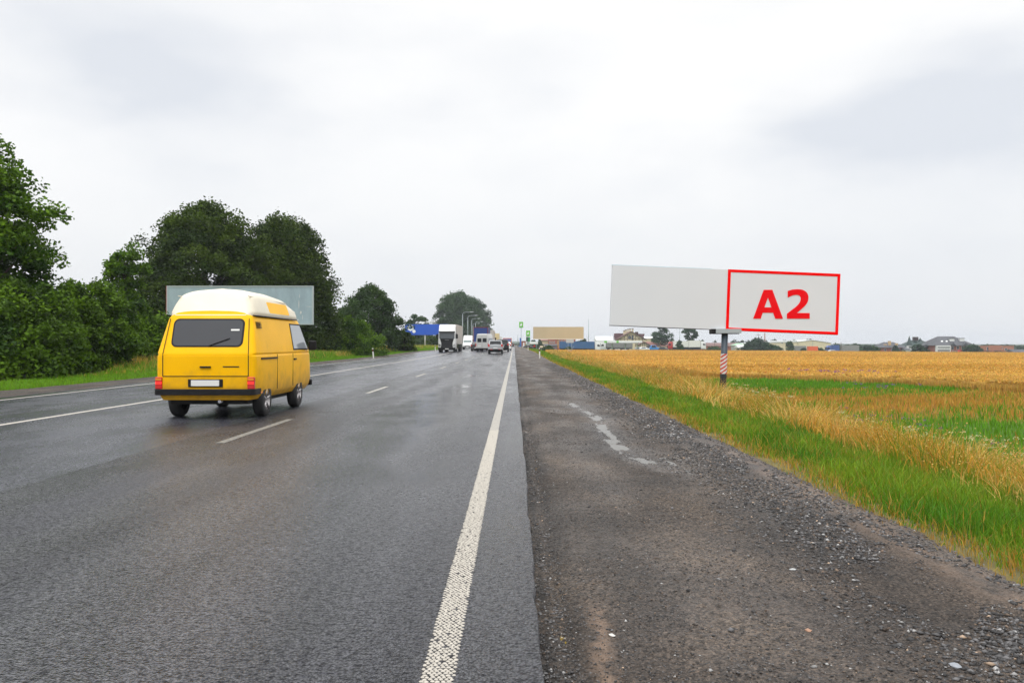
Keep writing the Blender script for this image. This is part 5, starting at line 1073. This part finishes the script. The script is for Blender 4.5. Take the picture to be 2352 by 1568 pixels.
def vtree(px, Y, top, hw, label, seed, kind=BUSH, c0=FG0, c1=FG1, name=None, ncl=45, nleaf=60, cz=.2):
    x, y, t, r = side_tree(px, Y, top, hw); big = (t-gz(x, Y)) > 5
    tree(name or ('village_tree' if big else 'village_bush'), label, x, y, t, r, kind, ncl, nleaf, .28+.0002*Y, c0, c1, max(.5, r*.3), seed, cz0=cz, tr=.2, cat='tree' if big else 'bush', limbs=8)
vtree(1240, 370, 779, 8, 'green tree between the pump canopy and the beige building', 201); vtree(1262, 300, 793, 10, 'low bush in front of the red brick building', 202, c0=(.03, .07, .012), c1=(.06, .13, .02)); vtree(1247, 270, 797, 6, 'little bush beside the cream box sign', 203); vtree(1305, 330, 797, 9, 'bush before the blue trailer', 204); vtree(1340, 450, 777, 14, 'far tree above the blue trailer', 205); vtree(1225, 520, 778, 8, 'far tree behind the small pump canopy', 206)
# trucks parked at the station
def sidetruck(label, pxa, pxb, Y, cabside, cabm, boxm, H=4.0, name='parked_truck', hasc=True, W=2.55, off=0):
    xa, xb = px2x(pxa, Y), px2x(pxb, Y); L_ = (xb-xa)-(2.45 if hasc else 0)
    # cabside +1: cab at the right end (front looks +x)
    X = xb if cabside > 0 else xa; z = py2z(off, Y) if off else gz((xa+xb)/2, Y)
    return semi(name, label, X, Y, cabm, boxm, R(90)*(-1 if cabside < 0 else 1)*-1 if False else (R(-90) if cabside > 0 else R(90))*-1 if False else (R(90) if cabside > 0 else R(-90)) , L_=max(2, L_), H=H, z=z, hasc=hasc, W=W)
sidetruck('parked truck with long blue trailer and white cab beside the wheat', 1285, 1379, 346, 1, m_wht, mat('deep_blue_tarp', (.022, .09, .22), .55, var=.1), off=806.5, H=3.95)
sidetruck('grey curtain trailer truck parked under the long white canopy', 1379, 1452, 372, -1, m_wht, m_tarpg, off=805)
sidetruck('white trailer truck with red cab parked in front of the brown roofs', 1533, 1594, 400, -1, paint('truck_red', (.42, .03, .02)), m_tarpw, off=802.5)
sidetruck('white box trailer with dark green stripe and white cab, right of the red cab', 1582, 1620, 380, 1, m_wht, m_tarpw, off=803, H=4.1, W=2.5)
sidetruck('grey trailer parked before the long cream warehouse', 1824, 1849, 400, 1, m_wht, m_tarpg, H=3.6, hasc=False, name='parked_trailer')
sidetruck('bright orange box trailer before the cream warehouse', 1855, 1876, 380, 1, m_wht, mat('orange_sheet', (.70, .11, .03), .5), H=3.2, hasc=False, name='parked_trailer')
sidetruck('blue covered truck right of the cream warehouse', 1896, 1925, 385, -1, paint('truck_blue', (.05, .10, .28)), mat('mid_blue_tarp', (.04, .09, .27), .6, var=.15), H=3.9)
sidetruck('grey container trailer right of the power pole', 1932, 1970, 390, 1, m_wht, m_tarpg, H=3.9, hasc=False, name='parked_trailer')
# long canopy of the station and the white shop
Y = 362; X = px2x(1421, Y); z = gz(X, Y); e = empty('station_canopy', (X, Y, z), 0, 'long flat white canopy with green end blocks over the grey trailer', 'canopy'); f = lambda a: py2z(a, Y)-z; g = lambda a: px2x(a, Y)-X
MB().box(g(1368), -5, f(787.2), g(1471), 5, f(782.3)).build('roof', m_whp, e, .03)
for a, b_ in ((1385, 1391), (1412.5, 1418)): MB().box(g(a), -5.06, f(787), g(b_), -5.0, f(782.8)).build('green_block', m_lime, e)
MB().box(g(1391), -6.05, f(786.4), g(1412), -6.0, f(783.8)).build('lettering_bar', m_dkg, e) if False else None
for a in (1375, 1405, 1435, 1462): MB().tube((g(a), -1.5, -.3), (g(a), -1.5, f(787.5)), .2, .25, 10).build('pillar', mat('pale_green_pillar', (.45, .55, .42), .6), e)
house('station_shop', 'white flat station shop behind the left end of the long canopy', 1370, 1408, 781, 405, 10, m_whp, m_whp, 772, 'ridge_x', ov=.2, cat='building')
# half-timbered inn
Y = 410; e, hw, ze, zr, X, z = house('timbered_inn', 'half timbered cream inn with steep brown gable and many chimneys', 1420, 1480, 779, Y, 14, m_creamw, m_rb, 761.5, 'gable', ov=1.0)
f = lambda a: py2z(a, Y)-z; g = lambda a: px2x(a, Y)-X; m_tim = mat('dark_timber', (.06, .035, .03), .8)
m = MB()
for a in (1426, 1434, 1441, 1460, 1468, 1475): hgt = f(779)+(f(761.5)-f(779))*(1-abs(g(a))/(hw))-.3; m.box(g(a)-.1, -.06, 0, g(a)+.1, -.004, hgt)
m.box(g(1422), -.062, f(779), g(1478), -.005, f(778)); m.box(g(1436), -.064, f(770.2), g(1465), -.005, f(769.4)); m.box(g(1422), -.062, f(788), g(1478), -.005, f(787.3))
for a, b_ in ((1455, 1462), (1469, 1462)): m.add([(g(a)-.1, -.07, f(779)), (g(a)+.1, -.07, f(779)), (g(b_)+.1, -.07, f(771)), (g(b_)-.1, -.07, f(771))], [(0, 1, 2, 3)])
m.build('timber_beam', m_tim, e)
MB().tube((g(1446), -.10, f(775)), (g(1446), .0, f(775)), .85, .85, 20).build('round_window', m_win, e); fo = MB().box(g(1450.5), -.08, f(781), g(1455), -.01, f(769.5)).build('window', m_tim, e); MB().box(g(1451), -.10, f(780.5), g(1454.5), -.081, f(770)).build('pane', m_win, fo)
for a, t in ((1436, 758.5), (1440, 756.5), (1445, 755), (1450, 754), (1456, 754)): c = MB().box(g(a)-.36, 4, f(768), g(a)+.36, 5.0, f(t+1.2)).build('chimney', m_creamw, e); MB().box(g(a)-.44, 3.9, f(t+1.2)+.002, g(a)+.44, 5.1, f(t)).build('chimney_cap', m_tim, c)
for a, b_, t in ((1415, 1438, 765), (1458, 1482, 766)):
    MB().prism([(g(a), f(776)), (g(b_), f(776)), (g(b_)-(.0 if a < 1440 else -.6), f(t)), (g(a)+(.3 if a < 1440 else 0), f(t))], 6, 11).build('dormer_roof', mat('plum_roof_tiles', (.11, .05, .055), .75, var=.1), e)
c = MB().box(g(1466)-.7, 5, f(768), g(1466)+.7, 6.2, f(761.5)).build('chimney', m_tim, e)
Y = 392; e, hw, ze, zr, X, z = house('timbered_porch', 'small half timbered gabled porch in front of the inn', 1468, 1490, 792, Y, 6, m_creamw, m_rb, 785.5, 'gable', ov=.8)
m = MB(); [m.box(px2x(a, Y)-X-.1, -.06, 0, px2x(a, Y)-X+.1, -.004, ze+(zr-ze)*(1-abs(px2x(a, Y)-X)/hw)-.2) for a in (1471, 1476, 1480, 1484, 1488)]; m.build('timber_beam', m_tim, e)
house('cream_hall', 'cream hall with a row of windows behind the inn', 1478, 1523, 777, 450, 14, m_creamw, m_whp, 773.5, 'ridge_x', [(1484+i*6, 1488+i*6, 787, 791) for i in range(6)], cat='building')
e, hw, ze, zr, X, z = house('long_roofed_house', 'long low house with faded red roof and two cream chimneys', 1490, 1536, 795, 425, 10, m_creamw, m_rr, 784.5, 'ridge_x')
for a in (1508, 1518): MB().box(px2x(a, 425)-X-.5, 3, ze, px2x(a, 425)-X+.5, 4, py2z(782, 425)-z).build('chimney', m_creamw, e)
house('long_barn', 'long low barn with dull red roof behind the white trailers', 1537, 1606, 793, 435, 10, m_brick, m_rr, 783.5, 'ridge_x'); house('brown_barn', 'brown roofed barn left of the billboard post', 1607, 1700, 794, 445, 10, m_brick, mat('brown_sheet_roof', (.17, .10, .09), .8, var=.12), 787, 'ridge_x')
for px, Y_, lb, cm in ((1470, 375, 'grey parked car left of the timbered porch', m_sil), (1480, 372, 'pale parked car in front of the timbered porch', m_wht), (1503, 378, 'bright blue parked van right of the timbered porch', paint('mid_blue', (.03, .20, .50))), (1496, 381, 'dark parked car beside the blue van', m_blkp), (1523, 378, 'dark grey parked car left of the red truck cab', paint('dark_grey', (.05, .05, .055)))):
    c = car('parked_car', lb, 'car', px2x(px, Y_)-2.2, Y_, cm, True, 1.8, 1.5 if 'van' not in lb else 2.3, 4.4, .92 if 'van' not in lb else 1.2, R(-90), plain=True); c.location.z = py2z(804.5, Y_)
for px, Y_, lb in ((1421, 350, 'white low car left under the grey trailer'), (1438, 352, 'white low car right under the grey trailer')):
    c = car('parked_car', lb, 'car', px2x(px, Y_)-2.2, Y_, m_wht, True, 1.8, 1.4, 4.4, .9, R(-90), plain=True); c.location.z = gz(px2x(px, Y_), Y_)-.25
c = car('parked_car', 'white car in front of the blue covered truck', 'car', px2x(1913, 372)-2.2, 372, m_wht, True, 1.8, 1.5, 4.5, .95, R(-90), plain=True)
DT0, DT1 = (.018, .05, .020), (.045, .095, .035)
vtree(1521, 430, 742, 26, 'tall airy tree partly behind the lower left of the A2 billboard', 211, DOME, DT0, DT1, ncl=90); vtree(1585, 430, 744, 17, 'narrow tree right of the airy one, under the grey billboard', 212, [(0, .4), (.25, .5), (.4, .45), (.6, 1), (.85, .95), (1, .4)], DT0, DT1, ncl=80)
vtree(1561, 388, 781.5, 9, 'round green bush between the red cab and the white trailer', 213); 
for i, (px, Y, ty, hw_, lb) in enumerate([(1548, 520, 778, 14, 'far grey green tree left of the narrow tree'), (1612, 520, 780, 14, 'far grey green tree right of the narrow tree'), (1640, 560, 782, 16, 'far tree left of the billboard post'), (1664, 540, 780, 12, 'far tree behind the billboard post'), (1688, 500, 778, 15, 'rounded tree just right of the billboard post'), (1704, 500, 781, 10, 'lower tree right of the rounded one by the post'),
        (1640, 385, 795, 20, 'low yellow green scrub left of the billboard post'), (1722, 395, 798, 12, 'low shrub right of the billboard post'), (1775, 395, 791, 18, 'low wide bush right of the big round tree'), (1812, 385, 784, 12, 'light green bush in front of the cream warehouse'),
        (1775, 600, 777, 20, 'far tree line piece behind the warehouse roof'), (1800, 610, 779, 14, 'far tree above the warehouse roof, middle'), (1822, 610, 776, 13, 'dark far tree above the warehouse roof'), (1858, 620, 775, 12, 'feathery tree above the warehouse ridge'),
        (1890, 520, 786, 14, 'far bush right of the warehouse gable'), (1920, 520, 788, 14, 'far bush behind the blue covered truck'), (1966, 520, 786, 14, 'dark rounded tree behind the grey container'), (1990, 400, 793, 17, 'dark hedge bush right of the grey container'), (2008, 402, 794, 14, 'dark bush left of the hip roofed house'),
        (1945, 530, 790, 12, 'light green bush behind the power pole'), (1845, 392, 799, 6, 'tiny bush between grey and orange trailers'), (1884, 392, 798, 8, 'little bush right of the orange trailer')]):
    vtree(px, Y, ty, hw_, lb, 220+i, c0=DT0 if i % 3 else (.03, .07, .02), c1=DT1 if i % 3 else (.07, .13, .035), ncl=40, nleaf=50)
vtree(1738, 400, 776, 32, 'big dark round tree in front of the cream warehouse', 260, [(0, .95), (.3, 1), (.6, .7), (.8, .4), (1, .1)], (.012, .035, .015), (.032, .075, .028), ncl=140, nleaf=80)
# cream warehouse: long side and low gable
Yw = 470; m_cw = mat('cream_warehouse', (.60, .53, .36), .8, var=.03, vscale=.2); X = px2x(1834, Yw); z = gz(X, Yw); e = empty('warehouse', (X, Yw, z), 0, 'long cream warehouse with low white gabled roof', 'building'); f = lambda a, Y=Yw: py2z(a, Y)-z; g = lambda a, Y=Yw: px2x(a, Y)-X
MB().prism([(g(1833), -1), (g(1908), -1), (g(1908), f(788)), (g(1866), f(781.5)), (g(1833), f(785.2))], 0, 30).build('gable_wall', m_cw, e)
MB().prism([(g(1700), -1), (g(1833)-.01, -1), (g(1833)-.01, f(785.4)), (g(1700), f(789.5))], .5, 22).build('wall', m_cw, e)
m = MB(); m.prism([(g(1831), f(785.0)), (g(1866), f(781.2)), (g(1910), f(787.8)), (g(1910), f(787.2)), (g(1866), f(780.3)), (g(1831), f(784.3))], -.3, 30.3); m.prism([(g(1699), f(789.4)), (g(1831)-.02, f(785.2)), (g(1831)-.02, f(781.5)), (g(1790), f(783.0)), (g(1760), f(785))], .2, 22.3); m.build('roof', m_wroof, e)
for (a, b_, c, d) in ((1818, 1821, 794, 797.5), (1828, 1831, 794, 797.5), (1795, 1798, 786.3, 789), (1804, 1807, 786.3, 789), (1768, 1774, 793, 795), (1782, 1788, 793, 795), (1712, 1722, 792.5, 796)):
    fo = MB().box(g(a)-.1, .38, f(d), g(b_)+.1, .49, f(c)).build('window', m_whp, e); MB().box(g(a), .34, f(d)+.1, g(b_), .379, f(c)-.1).build('pane', m_win, fo)
for (a, b_, c, d) in ((1838, 1841, 794, 797.5), (1848, 1851, 794, 797.5)):
    fo = MB().box(g(a)-.1, -.1, f(d), g(b_)+.1, -.01, f(c)).build('window', m_whp, e); MB().box(g(a), -.13, f(d)+.1, g(b_), -.101, f(c)-.1).build('pane', m_win, fo)
MB().box(g(1866)-.08, -.12, 0, g(1866)+.08, -.01, f(783)).build('downpipe', m_lamp, e)
house('low_white_shed', 'low shed with bright white roof left of the big round tree', 1698, 1732, 798, 410, 8, m_creamw, m_whp, 792, 'ridge_x', cat='shed'); house('green_shed', 'shed with pale green rounded roof right of the billboard post', 1688, 1712, 793, 430, 8, mat('pale_wall', (.45, .45, .40), .8), mat('pale_green_roof', (.28, .45, .30), .6), 788, 'hip', cat='shed')
# village houses at the right
e, hw, ze, zr, X, z = house('hip_roof_house', 'brick house with grey hip roof, leftmost of the right hand houses', 2025, 2078, 798, 430, 12, m_brick, m_rg, 785.5, 'hip', [(2030, 2034, 801, 806), (2046, 2050, 801, 806), (2062, 2066, 801, 806)], ov=1)
for a, t in ((2037, 790), (2047, 783), (2063, 788)): MB().box(px2x(a, 430)-X-.6, 2, ze+.2, px2x(a, 430)-X+.6, 3, py2z(t, 430)-z).build('chimney', mat('yellow_brick', (.50, .34, .17), .8), e)
house('annex_shed', 'small dark roofed shed right of the hip roofed brick house', 2080, 2090, 803, 425, 6, m_whp, m_rg, 799, 'ridge_x', cat='shed')
m_dw = mat('dark_wood', (.045, .03, .03), .7, var=.2, vscale=1); m_gg = mat('green_grey_roof', (.03, .055, .05), .7, var=.1)
e, hw, ze, zr, X, z = house('spired_house', 'dark house with two pointed turret spires and green grey roof', 2089, 2147, 796, 440, 14, mat('white_render', (.62, .62, .60), .8), m_gg, 781, 'hip', [(2093, 2096, 800, 805), (2102, 2105, 800, 805)], ov=.8)
f = lambda a, Y=440: py2z(a, Y)-z; g = lambda a, Y=440: px2x(a, Y)-X
for a, t, r in ((2089.5, 770.5, 1.5), (2125, 775, 1.1)):
    m = MB(); m.lathe([(r, f(793 if a < 2100 else 784)), (r*.75, f(788 if a < 2100 else 781)), (.03, f(t))], (g(a), 1 if a < 2100 else 6, 0), 'z', 12); m.build('spire', m_gg, e); MB().tube((g(a), 1 if a < 2100 else 6, -.5), (g(a), 1 if a < 2100 else 6, f(793 if a < 2100 else 784)), r*.85, r*.85, 12).build('turret', mat('white_render', (.6, .6, .6)), e)
MB().box(g(2107), 4, f(782), g(2117), 6, f(773.5)).build('chimney', m_dw, e)
MB().prism([(g(2097), f(797)), (g(2150), f(797)), (g(2150), f(790)), (g(2128), f(788))], -3, 4).build('lower_roof', m_rg, e)
MB().box(g(2117), -2, -1, g(2147), 3, f(797.1)).build('dark_porch', m_dw, e); MB().box(g(2132), 2, f(789), g(2139), 3.4, f(783.5)).build('chimney', m_whp, e)
Y = 430; e, hw, ze, zr, X, z = house('grey_roofed_house', 'large house with steep grey hip roof, white balcony bay and brick walls', 2147, 2232, 793, Y, 16, m_brick, m_rg, 772, 'hip', [(2184, 2189, 796, 803), (2196, 2201, 795, 802), (2207, 2211, 795, 802), (2218, 2223, 796, 802), (2186, 2198, 806, 811)], ov=1.2)
f = lambda a: py2z(a, Y)-z; g = lambda a: px2x(a, Y)-X
MB().box(g(2147)-.1, -1.5, -1, g(2179), .0, f(793)-.05).build('balcony_bay', mat('white_render2', (.66, .66, .65), .8, var=.04), e); m = MB(); m.box(g(2149), -1.56, f(799), g(2177), -1.505, f(796)); m.box(g(2149), -1.56, f(807), g(2177), -1.505, f(802.5)); m.build('balcony_shade_panel', mat('shadow_wall', (.20, .20, .20), .8), e)  # flat grey panels on the bay, shade of the balcony recesses as colour
m = MB(); [m.box(g(2149)+i*.75, -1.62, f(802), g(2149)+i*.75+.06, -1.57, f(799.6)) for i in range(9)]; m.build('railing', m_dw, e)
for a, b_, t in ((2179, 2191, 0), (2208, 2220, 0)): MB().prism([(g(a)-.4, f(794.5)), (g(b_)+.4, f(794.5)), (g((a+b_)/2)+.0, f(786))], -1.4, 3).build('bay_roof', m_rg, e)
for a in (2165, 2176): MB().add([(g(a), 2.2-.02, f(785.5)), (g(a)+1.0, 2.2-.02, f(785.5)), (g(a)+1.5, 3.2, f(782)), (g(a)+.5, 3.2, f(782))], [(0, 1, 2, 3)]).build('roof_light', m_whp, e)
for a, t in ((2193, 777.5), (2216, 777)): c = MB().box(g(a)-1.1, 3, f(787), g(a)+1.1, 4.6, f(t)).build('chimney', m_whp, e); MB().box(g(a)-1.3, 2.8, f(t)+.002, g(a)+1.3, 4.8, f(t-1)).build('chimney_cap', m_frame, c)
MB().box(g(2198), -.2, f(808), g(2211), -.09, f(804)).build('red_banner', mat('red_banner', (.62, .06, .06), .6), e)
Y = 440; e, hw, ze, zr, X, z = house('brick_block', 'unfinished flat roofed red brick building at the right', 2240, 2327, 795, Y, 14, mat('orange_brick', (.36, .15, .09), .85, var=.12, vscale=.6), None, None, 'flat', [(2265, 2268, 797, 804), (2282, 2285, 797, 804), (2297, 2301, 797, 801), (2306, 2312, 800, 804)])
f = lambda a: py2z(a, Y)-z; g = lambda a: px2x(a, Y)-X
MB().box(g(2268), -.6, -1, g(2298), -.001, f(793)).build('wall_bay', bpy.data.materials['orange_brick'], e); [MB().box(g(a), -.68, f(811), g(a+6), -.601, f(806.5)).build('doorway', m_dw, e) for a in (2262, 2282)]; [MB().box(g(a)-.3, -1.6, f(806), g(a+13)+.3, -.61, f(805)).build('door_canopy', m_frame, e) for a in (2258, 2280)]; MB().box(g(2306), -.1, f(811), g(2312), -.01, f(806.5)).build('doorway', m_dw, e)
house('dark_roof_shed', 'low shed with dark grey roof at the right picture edge', 2329, 2385, 809, 410, 8, m_whp, m_rg, 802, 'ridge_x', cat='shed')
for i, (px, Y, ty, hw_, lb) in enumerate([(2056, 405, 794, 7, 'dark bush before the hip roofed brick house'), (2074, 400, 806, 8, 'low light green bush right of the dark bush'), (2107, 405, 788, 17, 'large round bush in front of the spired house'), (2128, 405, 804, 9, 'small shrub right of the large round bush'), (2230, 405, 790, 20, 'wide dark bush before the grey roofed house'), (2300, 410, 808, 10, 'low bush before the brick block'),
        (2340, 520, 793, 9, 'dark tree behind the shed at the right edge'), (2035, 560, 797, 30, 'distant trees behind the hip roofed house'), (2352, 560, 798, 14, 'far bush at the right picture edge')]):
    vtree(px, Y, ty, hw_, lb, 280+i, c0=DT0, c1=DT1, ncl=50, nleaf=55)
# ------------------------------------------------------------------ far woods and hills
def far_wood(name, pa, pb, Y, top, seed, c=(.04, .075, .035), label='distant wood along the horizon'):
    rng = np.random.default_rng(seed); n = int((pb-pa)*55); P = rng.random(n); px = pa+(pb-pa)*P; hgt = 1+1.3*(fbm(px*.06, px*0+seed, 4)-.5)
    X = px2x(px, Y); D_ = rng.random(n)*40; zz = np.array([field_z(x, Y) for x in X]) if X.mean() > 8 else np.full(n, -2.0)
    H = (EYE-(top-VY)/F*Y-zz)*hgt; C = np.stack([X, Y+D_, zz+H*rng.random(n)**.6], -1); S = .9+.9*rng.random(n)
    D = diamonds(C, S, jit(np.tile(np.array([c]), (n, 1)), .3)); return tag(fastmesh(name, D[0], D[1], m_leaf, tint=D[2]), label, 'wood', kind='stuff')
far_wood('far_wood', 1500, 2380, 680, 798, 5); far_wood('far_wood', 1215, 1500, 640, 789, 6, label='distant wood behind the filling station')
far_wood('far_wood', 1120, 1215, 700, 788, 8, label='distant wood at the end of the road')
hx = np.linspace(-900, 1500, 120); hy = np.linspace(1300, 2300, 12)
grid_mesh('hills', hx, hy, lambda X, Y: -7+(4.5+5.5*fbm(X*.004+2, Y*.002, 4)+6*np.exp(-((X-20)/90)**2))*np.sin(np.clip((Y-1300)/1000, 0, 1)*math.pi)**.7, mat('hill_wood', (.04, .07, .035), .9, var=.3, vscale=.02))
# ------------------------------------------------------------------ haze
hb_ = MB().box(-2700, -140, -40, 2700, 3100, 34).build('haze', bpy.data.materials.new('haze_air')); hb_['kind'] = 'stuff'; hb_['label'] = 'thin pale haze in the air over the whole place'; hb_['category'] = 'haze'
hm = bpy.data.materials['haze_air']; hm.use_nodes = True; hm.node_tree.nodes.clear(); o_ = hm.node_tree.nodes.new('ShaderNodeOutputMaterial'); v_ = hm.node_tree.nodes.new('ShaderNodeVolumePrincipled')
v_.inputs['Color'].default_value = (.86, .92, 1, 1); v_.inputs['Density'].default_value = .00022; v_.inputs['Anisotropy'].default_value = .1; hm.node_tree.links.new(v_.outputs[0], o_.inputs['Volume'])
